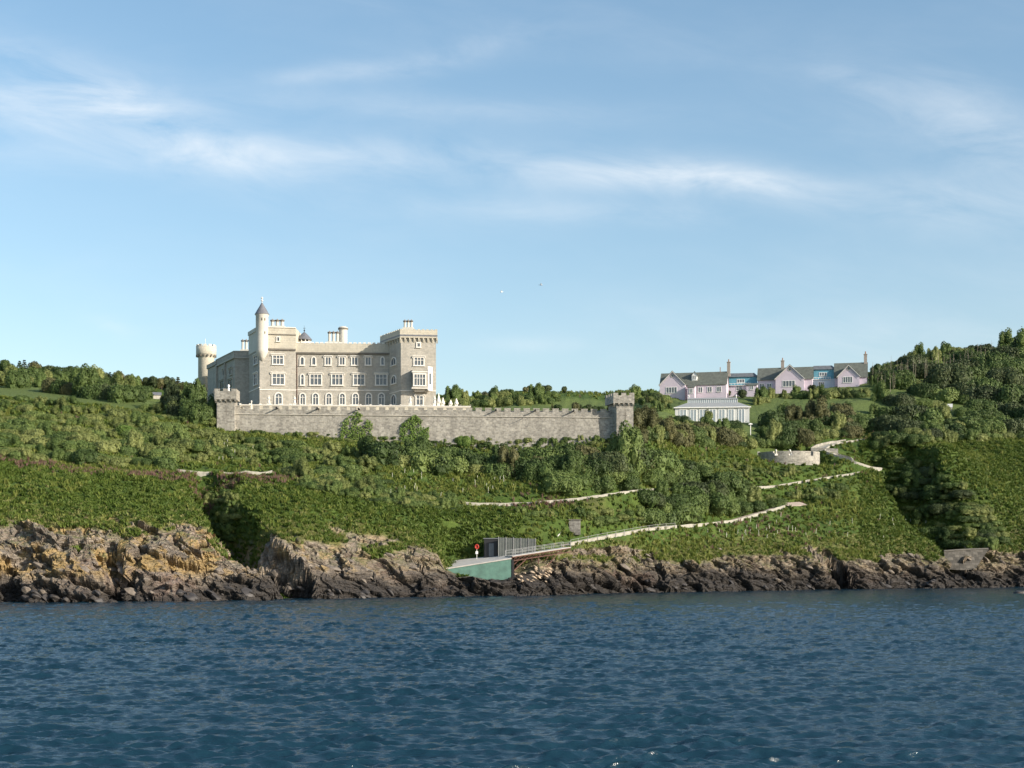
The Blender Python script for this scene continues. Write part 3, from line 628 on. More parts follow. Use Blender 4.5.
for ang, py in ((-52, 320), (-80, 320), (-52, 333.4)):
    x_, y_ = tx+1.56*math.cos(R(ang)), ty+1.56*math.sin(R(ang)); mb = MB(); mb.box(x_-.1, x_+.1, y_-.12, y_+.1, zz(py+1.3), zz(py-1.3)); mb.build('arrow_slit', M['darkstone'], st)
# --- chimneys
def chimney_stack(px0, px1, py0, py1, Y, n, parent, pots=True, depth=1.2):
    x0, x1 = X(px0, Y), X(px1, Y); wd = (x1-x0)/n; root = None
    b = MB(); b.box(x0-.1, x1+.1, Y-depth/2-.1, Y+depth/2+.1, Z(py1+3, Y), Z(py1-1.2, Y))
    for i in range(n): b.cyl(x0+wd*(i+.5), Y, Z(py1-1.1, Y), Z(py0+1.8, Y), wd*.36, n=8)
    root = b.build('chimney', M['render'], parent)
    b = MB()
    for i in range(n): b = MB(); b.lathe(x0+wd*(i+.5), Y, [(wd*.37, Z(py0+1.7, Y)), (wd*.52, Z(py0+1.0, Y)), (wd*.52, Z(py0, Y)), (wd*.3, Z(py0, Y)-.02)], 8); b.build('chimney_cap', M['darkstone'], root)
    if pots:
        for i in range(n): b = MB(); b.cyl(x0+wd*(i+.5), Y, Z(py0, Y)-.01, Z(py0-1.1, Y), .12, .1, 6); b.build('chimney_pot', M['pot'], root)
    return root
chimney_stack(270.2, 284.6, 320, 327.4, 359, 3, castle)
chimney_stack(241, 251.6, 340.2, 351, 372, 3, castle)
chimney_stack(327.6, 339.4, 332, 343, 366, 3, castle)
chimney_stack(403.2, 413.2, 320.6, 329, 356, 3, castle, depth=1.6)
# --- round roof turret beside the middle chimney
rx, ry = X(343.1, 367), 367; q = lambda py: Z(py, ry)
mb = MB(); mb.lathe(rx, ry, [(1.08, q(346)), (1.08, q(330.5)), (1.28, q(329.4)), (1.28, q(328)), (1.05, q(327.2)), (.7, q(326.6))], 14); rt = mb.build('roof_turret', M['render'], castle)
mb = MB(); mb.lathe(rx, ry, [(1.30, q(329.6)), (1.36, q(329)), (1.3, q(328.2))], 14); mb.build('turret_ring', M['darkstone'], rt)
# --- cupola with lead roof on little columns
cx_, cy_ = X(304.3, 361), 361; q = lambda py: Z(py, cy_)
mb = MB()
for i in range(10): a = 2*math.pi*i/10; mb.cyl(cx_+1.6*math.cos(a), cy_+1.6*math.sin(a), q(346), q(339.6), .13, n=6)
mb.lathe(cx_, cy_, [(1.75, q(347)), (1.75, q(342.3)), (1.5, q(342))], 20); cu = mb.build('cupola', M['trim'], castle)
mb = MB(); mb.lathe(cx_, cy_, [(1.98, q(340.2)), (2.0, q(339.6)), (1.35, q(336.6)), (.7, q(334)), (.22, q(332.4))], 20); mb.build('cupola_roof', M['lead'], cu)
mb = MB(); mb.lathe(cx_, cy_, [(.1, q(332.8)), (.1, q(331)), (.25, q(330.4)), (.1, q(329.8)), (.04, q(329.5)), (.02, q(325.4))], 8); mb.box(cx_-.3, cx_+.3, cy_-.03, cy_+.03, q(328.4), q(328)); mb.build('finial', M['iron'], cu)
# --- square right-hand tower
ft = Face(400.9, 350.3, 436.0, 351.3)
ztp = ft.z(418, 330.2); zco = ft.z(418, 338.6)
wa = (X(389.6, 356.8), 356.8)
ftw = Face(389.6, 357.0, 400.9, 350.3)
mb = MB(); mb.prism([tuple(ft.pt(0)), tuple(ft.pt(ft.len)), tuple(ft.pt(ft.len+.2, -11)), tuple(ftw.pt(-5)), tuple(ftw.pt(0))], G0, zco+.1); mb.build('square_tower', M['stone'], castle)
def ring_walls(name, pts, z0, z1, th, mat, parent, mer=None):
    b = MB(); n = len(pts)
    c0 = np.mean(np.array(pts), 0)
    inn = []
    for i in range(n):
        p0, p1, p2 = (np.array(pts[(i-1) % n]), np.array(pts[i]), np.array(pts[(i+1) % n])); d1 = (p1-p0)/np.linalg.norm(p1-p0); d2 = (p2-p1)/np.linalg.norm(p2-p1)
        n1 = np.array([-d1[1], d1[0]]); n2 = np.array([-d2[1], d2[0]]); m_ = n1+n2; m_ /= np.dot(m_, n1); inn.append(p1+m_*th)
    v = [(*p, z) for z in (z0, z1) for r in (pts, inn) for p in r]
    f = []
    for i in range(n):
        j = (i+1) % n; f += [[i, j, 2*n+j, 2*n+i], [n+j, n+i, 3*n+i, 3*n+j], [2*n+i, 2*n+j, 3*n+j, 3*n+i], [j, i, n+i, n+j]]
    b.add(v, f)
    if mer:
        wd, gap, h = mer
        for i in range(n):
            a, c2 = np.array(pts[i]), np.array(pts[(i+1) % n]); fc = Face(512, 1, 513, 1); fc.a = a; fc.b = c2; fc.len = np.linalg.norm(c2-a); fc.u = (c2-a)/fc.len; fc.n = np.array([fc.u[1], -fc.u[0]])
            merlons(b, fc, 0.02, fc.len-.02, z1, h, wd, gap, th, -.003)
    return b.build(name, mat, parent)
e = .42
tp = [tuple(ft.pt(-.25, e)), tuple(ft.pt(ft.len+e*.8, e)), tuple(ft.pt(ft.len+e*.8, -11.6)), tuple(ftw.pt(-5.2, e*1.3)), tuple(ftw.pt(-.8, e*1.5))]
pr = ring_walls('parapet', tp, zco+.12, ztp, .7, M['ashlar'], castle, (.55, .55, .22))
mb = MB(); mb.prism([tuple(np.array(p)*.9999) for p in tp], zco+.5, zco+.9); mb.build('roof_deck', M['lead'], castle)
mb = MB(); n = 9
for i in range(n):
    t = -.1+(ft.len+.35)*i/(n-1)
    mb = MB(); mb.prism([tuple(ft.pt(t-.17, e-.02)), tuple(ft.pt(t+.17, e-.02)), tuple(ft.pt(t+.17, -.02)), tuple(ft.pt(t-.17, -.02))], [zco-.35, zco-.35, zco-1.15, zco-1.15], zco+.115); mb.build('corbel', M['ashlar'], castle)
for i in range(5):
    t = -.5+(ftw.len)*i/4.6
    mb = MB(); mb.prism([tuple(ftw.pt(t-.17, e)), tuple(ftw.pt(t+.17, e)), tuple(ftw.pt(t+.17, -.02)), tuple(ftw.pt(t-.17, -.02))], [zco-.35, zco-.35, zco-1.15, zco-1.15], zco+.115); mb.build('corbel', M['ashlar'], castle)
mb = MB(); ft.box(mb, 0, ft.len, ft.z(418, 391.2), ft.z(418, 390.4), -.02, .12); ftw.box(mb, 0, ftw.len, ft.z(418, 391.2), ft.z(418, 390.4), -.02, .12); mb.build('string_course', M['trim'], castle)
window(ft, 416.2, 421, 342.2, 347.4, 'rect', 1, castle, transom=False, trim=.28, hood=False)
window(ft, 413.4, 424.6, 356.8, 365.8, 'rect', 3, castle)
window(ft, 415.4, 423.8, 395.0, 405.5, 'rect', 2, castle)
for py0, py1 in ((357, 365.5), (375, 384), (394, 405)): window(ftw, 391.2, 396.6, py0, py1, 'lancet', 2, castle, transom=False)
# oriel: canted bay
o0, o1 = ft.t(412), ft.t(427.2); zb, zt2 = ft.z(419, 389), ft.z(419, 370.4)
oo = [tuple(ft.pt(o0-.1, .004)), tuple(ft.pt(o0-.0, 2.1)), tuple(ft.pt(o1, 2.1)), tuple(ft.pt(o1+1.05, 1.0)), tuple(ft.pt(o1+1.05, .004))]
mb = MB(); mb.prism(oo, zb, zt2)
cc = np.mean(np.array(oo), 0); low = [tuple(np.array(p)*.6+np.array(ft.pt((o0+o1)/2, .0))*.4) for p in oo]; mb.prism(low, zb-.9, zb-.002, [tuple(np.array(p)*.98+cc*.02) for p in oo])
orl = mb.build('oriel', M['stone'], castle)
mb = MB(); big = [tuple(np.array(p)+(np.array(p)-cc)*.05) for p in oo]; mb.prism([big[0], big[1], big[2], big[3], big[4]], zb-.15, zb+.12); mb.build('oriel_trim', M['trim'], orl); mb = MB(); mb.prism(big, zt2-.7, zt2-.5)
mb.build('oriel_trim', M['trim'], orl)
fo = Face(412, 1, 427, 1); fo.a = ft.pt(o0, 2.1); fo.b = ft.pt(o1, 2.1); fo.len = np.linalg.norm(fo.b-fo.a); fo.u = (fo.b-fo.a)/fo.len; fo.n = np.array([fo.u[1], -fo.u[0]])
wn = window(fo, 413.2, 426.2, 373.4, 386, 'rect', 4, orl, hood=False)
fs = Face(427, 1, 428, 1); fs.a = ft.pt(o1, 2.1); fs.b = ft.pt(o1+1.05, 1.0); fs.len = np.linalg.norm(fs.b-fs.a); fs.u = (fs.b-fs.a)/fs.len; fs.n = np.array([fs.u[1], -fs.u[0]])
mb = MB(); fs.box(mb, -.05, fs.len+.2, ft.z(419, 391.2), ft.z(419, 367.3), .004, .12); mb.build('oriel_lit_side', M['trim'], orl)  # whiter than the bay: the canted side's sunlit brightness put into its colour
mb = MB(); fs.box(mb, .45, fs.len-.3, ft.z(419, 385), ft.z(419, 374), .122, .15); mb.build('pane', M['glass'], orl)
fs2 = Face(410, 1, 411, 1); fs2.a = ft.pt(o0-.1, .004); fs2.b = ft.pt(o0, 2.1); fs2.len = np.linalg.norm(fs2.b-fs2.a); fs2.u = (fs2.b-fs2.a)/fs2.len; fs2.n = np.array([fs2.u[1], -fs2.u[0]])
mb = MB(); fs2.box(mb, .4, 1.7, ft.z(419, 385), ft.z(419, 374), .004, .1); mb.build('pane', M['glass'], orl)
# --- west wing, running back from a frontal wall in the shadow of the corner tower
fb = Face(234.8, 366, 249.4, 366.4); zw = fb.z(242, 351.6)
fk = Face(216.6, 382.5, 234.8, 366)
mb = MB(); mb.prism([tuple(fk.pt(0)), tuple(fk.pt(fk.len)), (fb.pt(fb.len+2)[0], 366.5), (fb.pt(fb.len+2)[0]+6, 384)], G0, zw-1.6); mb.build('west_wing', M['stone'], castle)
mb = MB(); fk.box(mb, 0, fk.len, zw-1.598, zw, -.8, .2); fb.box(mb, 0, fb.len+2, zw-1.598, zw-.02, -.8, .2); mb.build('parapet', M['stone'], castle)
mb = MB(); fk.box(mb, 0, fk.len, zw-1.8, zw-1.45, -.05, .45); fb.box(mb, 0, fb.len, zw-1.81, zw-1.46, -.05, .45); fk.box(mb, 0, fk.len, zw+.004, zw+.2, -.8, .32); fb.box(mb, 0, fb.len+2, zw-.016, zw+.18, -.8, .32); mb.build('cornice', M['coping'], castle)
for a, b, p0, p1 in ((223, 226, 369, 376), (229.5, 232.5, 368, 375), (220, 225, 380, 389), (228, 233, 379, 389)): window(fk, a, b, p0, p1, 'rect', 2, castle, transom=False, mat='coping')
for tt in (fk.t(225.8), fk.t(217.6)):
    mb = MB(); fk.box(mb, tt-.3, tt+.3, G0, zw-1.9, -.02, .5); mb.build('buttress', M['stone'], castle)
fj = Face(207.6, 391, 216.8, 381.6)
mb = MB(); fj.box(mb, 0, fj.len, G0, fj.z(212, 367), -3, 0); fj.box(mb, 0, fj.len, fj.z(212, 367)+.002, fj.z(212, 363), -1, .3); mb.build('linking_wall', M['stone'], castle)
# --- round tower
rx, ry = X(206.2, 396), 396; q = lambda py: Z(py, ry)
mb = MB(); mb.lathe(rx, ry, [(2.3, 38), (2.22, q(358.5)), (2.3, q(357.2)), (2.75, q(354.8)), (2.8, q(354.3)), (2.8, q(347)), (2.35, q(347)), (2.3, q(349))], 32); rt = mb.build('round_tower', M['ashlar'], castle, True)
mb = MB()
for i in range(12):
    a = 2*math.pi*(i+.2)/12; w2 = .17
    for r_, z0, z1 in ((2.8, q(347), q(345.2)),):
        p = [(rx+rr*math.cos(a+s_), ry+rr*math.sin(a+s_)) for rr, s_ in ((r_-.45, -w2), (r_, -w2), (r_, w2), (r_-.45, w2))]; mb.prism(p, z0-.01, z1)
mb.build('merlons', M['render'], rt)
mb = MB()
for i in range(16):
    a = 2*math.pi*i/16; w2 = .055; p = [(rx+rr*math.cos(a+s_), ry+rr*math.sin(a+s_)) for rr, s_ in ((2.2, -w2*1.2), (2.86, -w2), (2.86, w2), (2.2, w2*1.2))]; mb = MB(); mb.prism(p, q(357.3), q(355.2)); mb.build('corbel', M['darkstone'], rt)
mb = MB(); mb.bar((rx-.2, ry, q(350)), (rx-.2, ry, q(338.5)), .07, 6, .04); mb.build('flagpole', M['white'], rt)

# ------------------------------------------------------------------ terrace wall
wall = empty('terrace_wall', label='long battlemented grey rubble wall below the castle, with a square turret at each end', cat='wall')
fwv = Face(232, 338.6, 618, 341.2)
z_of = lambda px, py: fwv.z(px, py)
zt0, zt1 = z_of(234, 405.6), z_of(612, 409.4)
def ztop(t): return zt0+(zt1-zt0)*t/fwv.len
zsl = 1.95                                                    # string course below the coping
mb = MB(); n = 60
for i in range(n):
    a, b = fwv.len*i/n, fwv.len*(i+1)/n
    p = [fwv.pt(a, .55), fwv.pt(b, .55), fwv.pt(b, -1.4), fwv.pt(a, -1.4)]; top = [fwv.pt(a, 0), fwv.pt(b, 0), fwv.pt(b, -1.4), fwv.pt(a, -1.4)]
    mb.prism(p, 30, [ztop(a)-2.1, ztop(b)-2.1, ztop(b)-2.1, ztop(a)-2.1], top)
mb.build('wall_face', M['wallstone'], wall)
mb = MB(); a, b = 0, fwv.len
mb.prism([fwv.pt(a, .22), fwv.pt(b, .22), fwv.pt(b, -1.35), fwv.pt(a, -1.35)], [ztop(a)-2.1, ztop(b)-2.1, ztop(b)-2.1, ztop(a)-2.1], [ztop(a)-1.95, ztop(b)-1.95, ztop(b)-1.95, ztop(a)-1.95]); mb.build('string_course', M['coping'], wall)
mb = MB(); mb.prism([fwv.pt(a, .05), fwv.pt(b, .05), fwv.pt(b, -.6), fwv.pt(a, -.6)], [ztop(a)-1.948, ztop(b)-1.948, ztop(b)-1.948, ztop(a)-1.948], [ztop(a)-.8, ztop(b)-.8, ztop(b)-.8, ztop(a)-.8])
nm = 40; pitch = fwv.len/nm
for i in range(nm):
    a = i*pitch+.4; b = a+1.5; mb.prism([fwv.pt(a, .05), fwv.pt(b, .05), fwv.pt(b, -.6), fwv.pt(a, -.6)], [ztop(a)-.802]*4, [ztop(a)-.1]*4)
mb.build('battlement', M['wallstone'], wall)
mb = MB()
for i in range(nm):
    a = i*pitch+.34; b = a+1.62; mb.prism([fwv.pt(a, .12), fwv.pt(b, .12), fwv.pt(b, -.66), fwv.pt(a, -.66)], [ztop(a)-.098]*4, [ztop(a)+.02]*4)
mb.build('merlon_caps', M['coping'], wall)
def turret(px0, px1, ptop, pcorb, pbase, Yf, body0, body1, cap, slit):
    """square turret: wider battlemented head on corbels, arrow-cross in the face"""
    x0, x1 = X(px0, Yf), X(px1, Yf); bx0, bx1 = X(body0, Yf), X(body1, Yf); d = 5.2; q = lambda py: Z(py, Yf)
    sk = 1.6                                              # plan skewed a little, like the castle
    def quad(a, b, f, g): return [(a, Yf-f), (b, Yf-f), (b+sk*-.2, Yf+d+g), (a-sk, Yf+d+g)]
    b = MB(); b.prism(quad(bx0, bx1, 0, 0), 31, q(pcorb)); body = b.build('turret', M['wallstone'], wall)
    hd = quad(x0, x1, .45, .45)
    ring_walls('turret_parapet', hd, q(pcorb)+.35, q(ptop)-.62, .5, M['wallstone'], body, (1.15, .62, .62))
    b = MB(); b.prism([tuple(np.array(p_)*.9999) for p_ in hd], q(pcorb)+.004, q(pcorb)+.348); n = 5
    for i in range(n):
        xx = x0+.25+(x1-x0-.5)*i/(n-1); b.prism([(xx-.2, Yf-.43), (xx+.2, Yf-.43), (xx+.2, Yf+.02), (xx-.2, Yf+.02)], [q(pcorb)-.3, q(pcorb)-.3, q(pcorb)-.8, q(pcorb)-.8], q(pcorb)+.002)
    b.build('corbels', M['wallstone'], body)
    b = MB(); cx = (bx0+bx1)/2+.1; zc = q(slit); b.box(cx-.09, cx+.09, Yf-.02, Yf+.1, zc-.95, zc+.95); b.box(cx-.4, cx+.4, Yf-.017, Yf+.1, zc-.1, zc+.1); b.build('arrow_cross', M['darkstone'], body)
    return body
turret(214.9, 236.6, 388.8, 399.6, 426, 337.4, 216.9, 234.6, 0, 411.5)
turret(613.2, 634.2, 393.0, 403.2, 430, 338.6, 616.6, 633.4, 0, 415.5)
# inner balustrade of the upper terrace
ib = empty('terrace_balustrade', label='pale low parapet of the upper terrace, between the battlements and the castle', cat='parapet')
fi = Face(240, 345.5, 470.5, 346.8); mb = MB(); z0i, z1i = fi.z(250, 404.0), fi.z(470, 405.6)
mb.prism([fi.pt(0), fi.pt(fi.len), fi.pt(fi.len, -.5), fi.pt(0, -.5)], 42, [z0i-.3, z1i-.3, z1i-.3, z0i-.3]); mb.build('balustrade_wall', M['ashlar'], ib)
mb = MB(); mb.prism([fi.pt(-.1, .1), fi.pt(fi.len+.1, .1), fi.pt(fi.len+.1, -.6), fi.pt(-.1, -.6)], [z0i-.298, z1i-.298, z1i-.298, z0i-.298], [z0i-.1, z1i-.1, z1i-.1, z0i-.1])
for i in range(24): t = fi.len*i/23; fi.box(mb, t-.22, t+.22, z0i-.12, z0i+(z1i-z0i)*t/fi.len+.16, -.55, .05)
mb.build('coping', M['trim'], ib)

# cannons in the embrasures
cn_labels = ['under the corner tower, nearest the left turret', 'second from the left turret', 'third from the left, above the ivy', 'just right of the castle', 'middle one of the three right of the castle', 'nearest the right turret']
proto = None
for i, px in enumerate((277.6, 318.2, 359.2, 496.0, 535.2, 573.4)):
    t = fwv.t(px); k = round((t-.4+ .58+pitch/2-1.5/2-.29)/pitch); tt = t
    p = fwv.pt(tt, 0); z = ztop(tt)-.55
    if proto is None:
        root = empty('cannon', label='x', cat='cannon', group='cannons pointing out over the terrace wall')
        b = MB(); b.v = []; 
        pr_ = [(.0, 1.3), (.2, 1.28), (.24, 1.0), (.19, .1), (.16, -1.5), (.22, -1.6), (.22, -1.75), (.1, -1.76)]
        nseg = 12; v = []; f = []
        for r_, yy in pr_: v += [(r_*math.cos(2*math.pi*j/nseg), yy, r_*math.sin(2*math.pi*j/nseg)+0) for j in range(nseg)]
        for a in range(len(pr_)-1): f += [[a*nseg+j, a*nseg+(j+1) % nseg, (a+1)*nseg+(j+1) % nseg, (a+1)*nseg+j] for j in range(nseg)]
        f.append([(len(pr_)-1)*nseg+j for j in range(nseg)]); b.add(v, f); b.build('barrel', M['iron'], root, True)
        b = MB(); b.box(-.35, -.23, -.1, 1.7, -.45, -.02); b.box(.23, .35, -.1, 1.7, -.45, -.02); b.box(-.34, .34, .2, .4, -.3, -.2)
        for yy in (.15, 1.35):
            for s_ in (-.42, .42): b.bar((s_-.05, yy, -.45), (s_+.05, yy, -.45), .22, 12)
        b.build('carriage', M['timber'], root); proto = root; o = root
    else:
        o = proto.copy(); COL.objects.link(o)
        for ch in proto.children: c2 = ch.copy(); COL.objects.link(c2); c2.parent = o
    o.location = (p[0], p[1], z); o['label'] = 'dark iron cannon on the terrace wall, '+cn_labels[i]
# little spout high on the wall face
tt = fwv.t(522); mb = MB(); p = fwv.pt(tt, .1); q_ = fwv.pt(tt, 2.0); z = fwv.z(522, 419); mb.bar((p[0], p[1], z), (q_[0], q_[1], z+.1), .07, 8); mb.build('drain_spout', M['iron'], wall)

# statues on the terrace
def statue(px, pyb, pyt, Y, label, conical=False):
    r = empty('statue', (X(px, Y), Y, Z(pyb, Y)), label=label, cat='statue', group='white statues on the castle terrace'); h = Z(pyt, Y)-Z(pyb, Y)
    b = MB(); b.box(-.36, .36, -.36, .36, 0, h*.22); b.box(-.42, .42, -.42, .42, h*.22+.001, h*.27); b.build('pedestal', M['trim'], r)
    b = MB()
    if conical: b.lathe(0, 0, [(.55, h*.271), (.5, h*.4), (.33, h*.62), (.16, h*.85), (.13, h*.9), (.17, h*.94), (.08, h*.99), (.02, h)], 10); b.build('cone', M['trim'], r, True)
    else:
        b.lathe(0, 0, [(.36, h*.271), (.34, h*.35), (.24, h*.55), (.22, h*.62), (.3, h*.74), (.27, h*.8), (.09, h*.84), (.08, h*.86), (.14, h*.89), (.15, h*.93), (.11, h*.98), (.03, h)], 12); b.bar((-.25, 0, h*.76), (-.42, -.2, h*.58), .08, 6, .06); b.bar((.25, 0, h*.76), (.3, -.35, h*.62), .08, 6, .06); b.build('figure', M['trim'], r, True)
statue(268.8, 406, 395.3, 351.5, 'white stone figure left of the ground floor window of the corner tower')
statue(294.6, 406, 395.8, 351.8, 'white stone figure beside the brown drainpipe of the corner tower')
statue(410.2, 406, 396.5, 347.6, 'white stone figure left of the window under the oriel')
statue(434.6, 406, 396.0, 347.6, 'white stone figure at the right foot of the square tower')
statue(438.6, 406.3, 393.2, 348, 'tall white cone just right of the square tower', True)
statue(442.9, 406.3, 397.6, 348.5, 'white cone second to the right of the square tower', True)
statue(450.6, 406.3, 399.8, 349, 'shortest white cone on the terrace, middle of the right-hand group', True)
statue(456.4, 406.3, 398.4, 349, 'white cone farthest right on the castle terrace', True)
# small bird-topped vane on the left wall turret
b = MB(); xx, yy = X(228.6, 340), 340; b.lathe(xx, yy, [(.3, Z(392, yy)), (.25, Z(388.5, yy)), (.1, Z(387.8, yy)), (.28, Z(386.6, yy)), (.3, Z(385.6, yy)), (.1, Z(384.4, yy))], 10)
tag(b.build('stone_finial', M['white'], None, True), 'small white ornament on top of the left wall turret', 'finial')
b = MB(); b.bar((X(251.5, 344), 344, 43), (X(251.5, 344), 344, Z(401, 344)), .18, 8, .1); b.lathe(X(251.5, 344), 344, [(.1, Z(402, 344)), (.26, Z(401.4, 344)), (.1, Z(400.6, 344))], 8); tag(b.build('stone_post', M['trim']), 'small white post on the terrace just right of the left turret', 'post')

# ------------------------------------------------------------------ roads with their kerb walls
road_objs = []
for k, q_ in roads.items():
    n = inward(q_); wd = 3.4 if k != 'left' else 3
    o_ = q_[:, :2]+n*.05; i_ = q_[:, :2]+n*wd; m = len(q_)
    tilt = {'turn': .9, 'hair': .25}.get(k, 0)
    lift = .05 if k in ('lower', 'upper', 'left') else .09 if k != 'high' else .13
    v = [(*p, z+lift) for p, z in zip(o_, q_[:, 2])]+[(*p, z+lift+tilt) for p, z in zip(i_, q_[:, 2])]
    v += [(x, y, z-.5) for x, y, z in v]
    f = [[i, i+1, m+i+1, m+i] for i in range(m-1)]+[[2*m+i, 2*m+i+1, i+1, i] for i in range(m-1)]
    r = mesh_obj('road', v, f, M['road' if k in ('turn', 'lower') else 'kerb']); tag(r, kind='structure')
kerb_labels = {'lower': 'long pale kerb wall curving up from the jetty along the lower road', 'upper': 'pale kerb wall along the upper road below the battery',
               'hair': 'low stone wall round the road beside the round battery', 'turn': 'low kerb at the pink bend of the lower road', 'left': 'low ruined pale wall on the left slope below the castle', 'high': 'low wall along the path under the right-hand trees'}
def ribbon_wall(name, line, h, th, mat, label, cat, off=0.0, rough=0.0, group=None):
    n = inward(line); m = len(line); v = []
    r3 = np.random.default_rng(5)
    hh = h+(r3.random(m)-.5)*rough
    a = line[:, :2]-n*(th-off); b = line[:, :2]+n*off
    for arr, zz_ in ((a, line[:, 2]-1.0), (b, line[:, 2]-1.0), (b, line[:, 2]+hh), (a, line[:, 2]+hh)): v += [(*p, z) for p, z in zip(arr, zz_)]
    f = []
    for i in range(m-1):
        for j in range(4): k2 = (j+1) % 4; f.append([j*m+i, j*m+i+1, k2*m+i+1, k2*m+i])
    f += [[0, m, 2*m, 3*m][::-1], [m-1, 2*m-1, 3*m-1, 4*m-1]]
    return tag(mesh_obj(name, v, f, mat), label, cat, group)
for k, h in (('lower', .6), ('upper', .5), ('hair', .5), ('left', .6)):
    q_ = roads[k]
    ribbon_wall('kerb_wall', q_, h, .4, M['kerb'], kerb_labels[k], 'wall', rough=.5 if k == 'left' else .15, group=None)
# uphill retaining wall by the hairpin, seen across the road
q_ = roads['hair'].copy(); nn = inward(q_); q_[:, :2] += nn*3.8; ribbon_wall('retaining_wall', q_[5:-3], 1.0, .4, M['wallstone'], 'grey stone retaining wall on the uphill side of the hairpin bend', 'wall', rough=.2)

# ------------------------------------------------------------------ round gun battery
bx, by, bz = X(BAT[0], BAT[1]), BAT[1], BAT[2]
bz += 1.25
bat = empty('gun_battery', (bx, by, bz), label='round low stone gun battery with open top, above the hairpin road', cat='battery')
ro = 8.7
mb = MB(); nseg = 72
def ringseg(mb, a0, a1, r0, r1, z0, z1, n, sy=.78):
    for i in range(n):
        t0, t1 = a0+(a1-a0)*i/n, a0+(a1-a0)*(i+1)/n
        mb.prism([(r1*math.cos(t0), r1*sy*math.sin(t0)), (r1*math.cos(t1), r1*sy*math.sin(t1)), (r0*math.cos(t1), r0*sy*math.sin(t1)), (r0*math.cos(t0), r0*sy*math.sin(t0))], z0, z1)
ringseg(mb, R(178), R(375), ro-.8, ro, -5, 1.05, 50)
g = [(184, 232), (240, 262), (269, 306), (313, 344), (352, 375)]
for a0, a1 in g: ringseg(mb, R(a0), R(a1), ro-.8, ro, 1.052, 2.1, 10)
mb.build('battery_wall', M['wallstone'], bat)
mb = MB()
for a0, a1 in g: ringseg(mb, R(a0), R(a1), ro-.86, ro+.06, 2.102, 2.25, 10)
mb.build('coping', M['coping'], bat)
mb = MB(); ringseg(mb, R(0), R(178), ro-.6, ro, -1, 2.6, 40); mb.build('back_wall', M['concrete'], bat)
mb = MB(); mb.lathe(0, 0, [(ro-1, -.3), (ro-1, 1.0)], 40)
for i, p in enumerate(mb.v): mb.v[i] = (p[0], p[1]*.78, p[2])
mb.build('battery_floor', M['concrete'], bat)
mb = MB(); mb.box(-1.6, 2.4, 1.0, 2.6, 1.0, 2.55); mb.box(-1.75, 2.55, .85, 2.75, 2.551, 2.75); mb.build('shelter', M['concrete'], bat)
b = MB(); b.box(-.35, .35, -.35, .35, 0, .3); b.cyl(0, 0, .3, 1.3, .22, n=10); b.build  # bollard shape below
def bollard(px, py_b, label):
    r = empty('stone_bollard', (X(px, by-6), by-6, bz+1.0), label=label, cat='bollard', group='pale bollards in the battery')
    b = MB(); b.box(-.4, .4, -.4, .4, 0, .5); bb = b.build('base', M['trim'], r); b = MB(); b.lathe(0, 0, [(.25, .5), (.22, 1.3), (.3, 1.4), (.25, 1.6), (.05, 1.75)], 10); b.build('bollard_post', M['trim'], r, True)
bollard(776, 456, 'left pale bollard standing in the round battery'); bollard(790, 455, 'right pale bollard standing in the round battery')

# ------------------------------------------------------------------ glasshouse pavilion
M['ghroof'] = plain('grey_sheet_roof', (.27, .285, .29), .7, .08, 1); Yg = 432.0; gx0, gx1 = X(675.4, Yg), X(749.0, Yg); zg = lambda py: Z(py, Yg)
gh = empty('glasshouse', ((gx0+gx1)/2, Yg, zg(421)), rz=R(-6), label='long white glasshouse with a raised glazed lantern on its hipped roof', cat='glasshouse')
W2 = (gx1-gx0)/2; D2 = 8.0; e0 = zg(407.2)-zg(421); ra = zg(401.8)-zg(421); rb = zg(396.8)-zg(421)
mb = MB(); mb.box(-W2, W2, 0, D2, -3, e0); mb.build('wall', M['ghwhite'], gh)
for i, (a, b_) in enumerate(((680, 686.4), (690.2, 696.4), (699.6, 706), (709.2, 715.6), (718.6, 724.6), (728, 733.6), (738, 744))):
    xa, xb = X(a, Yg)-(gx0+gx1)/2, X(b_, Yg)-(gx0+gx1)/2; z0, z1 = -.4, e0-.75
    b = MB(); b.box(xa-.12, xb+.12, -.12, -.003, z1, z1+.14)
    for x_ in (xa, (xa+xb)/2, xb): b.box(x_-.1, x_+.1, -.12, -.003, z0, z1-.001)
    b.box(xa-.12, xb+.12, -.2, -.003, z0-.14, z0-.001); f = b.build('window', M['white'], gh)
    b = MB(); b.box(xa+.1, xb-.1, -.05, -.006, z0, z1); b.build('pane', M['glassl'], f)
def frustum(x0, x1, y0, y1, z0, X0_, X1_, Y0_, Y1_, z1, mb): return mb.prism([(x0, y0), (x1, y0), (x1, y1), (x0, y1)], z0, z1, [(X0_, Y0_), (X1_, Y0_), (X1_, Y1_), (X0_, Y1_)])
lx0, lx1 = X(688.2, Yg)-(gx0+gx1)/2, X(737.6, Yg)-(gx0+gx1)/2
mb = MB(); frustum(-W2-.4, W2+.4, -.45, D2+.4, e0+.003, lx0-.3, lx1+.3, 2.4, D2-2.4, ra, mb); mb.build('roof', M['ghroof'], gh)
mb = MB(); mb.box(-W2-.45, W2+.45, -.5, -.3, e0-.22, e0+.08); mb.build('gutter', M['white'], gh)
mb = MB(); mb.box(lx0, lx1, 2.7, D2-2.7, ra-.3, rb-.45); la = mb.build('lantern', M['glassl'], gh)
mb = MB(); frustum(lx0-.25, lx1+.25, 2.45, D2-2.45, rb-.448, lx0+.5, lx1-.5, D2/2-.1, D2/2+.1, rb+.15, mb); mb.build('lantern_roof', M['metalgrey'], la)
mb = MB()
for i in range(25): x_ = lx0+(lx1-lx0)*i/24; mb.box(x_-.06, x_+.06, 2.6, 2.69, ra-.1, rb-.46)
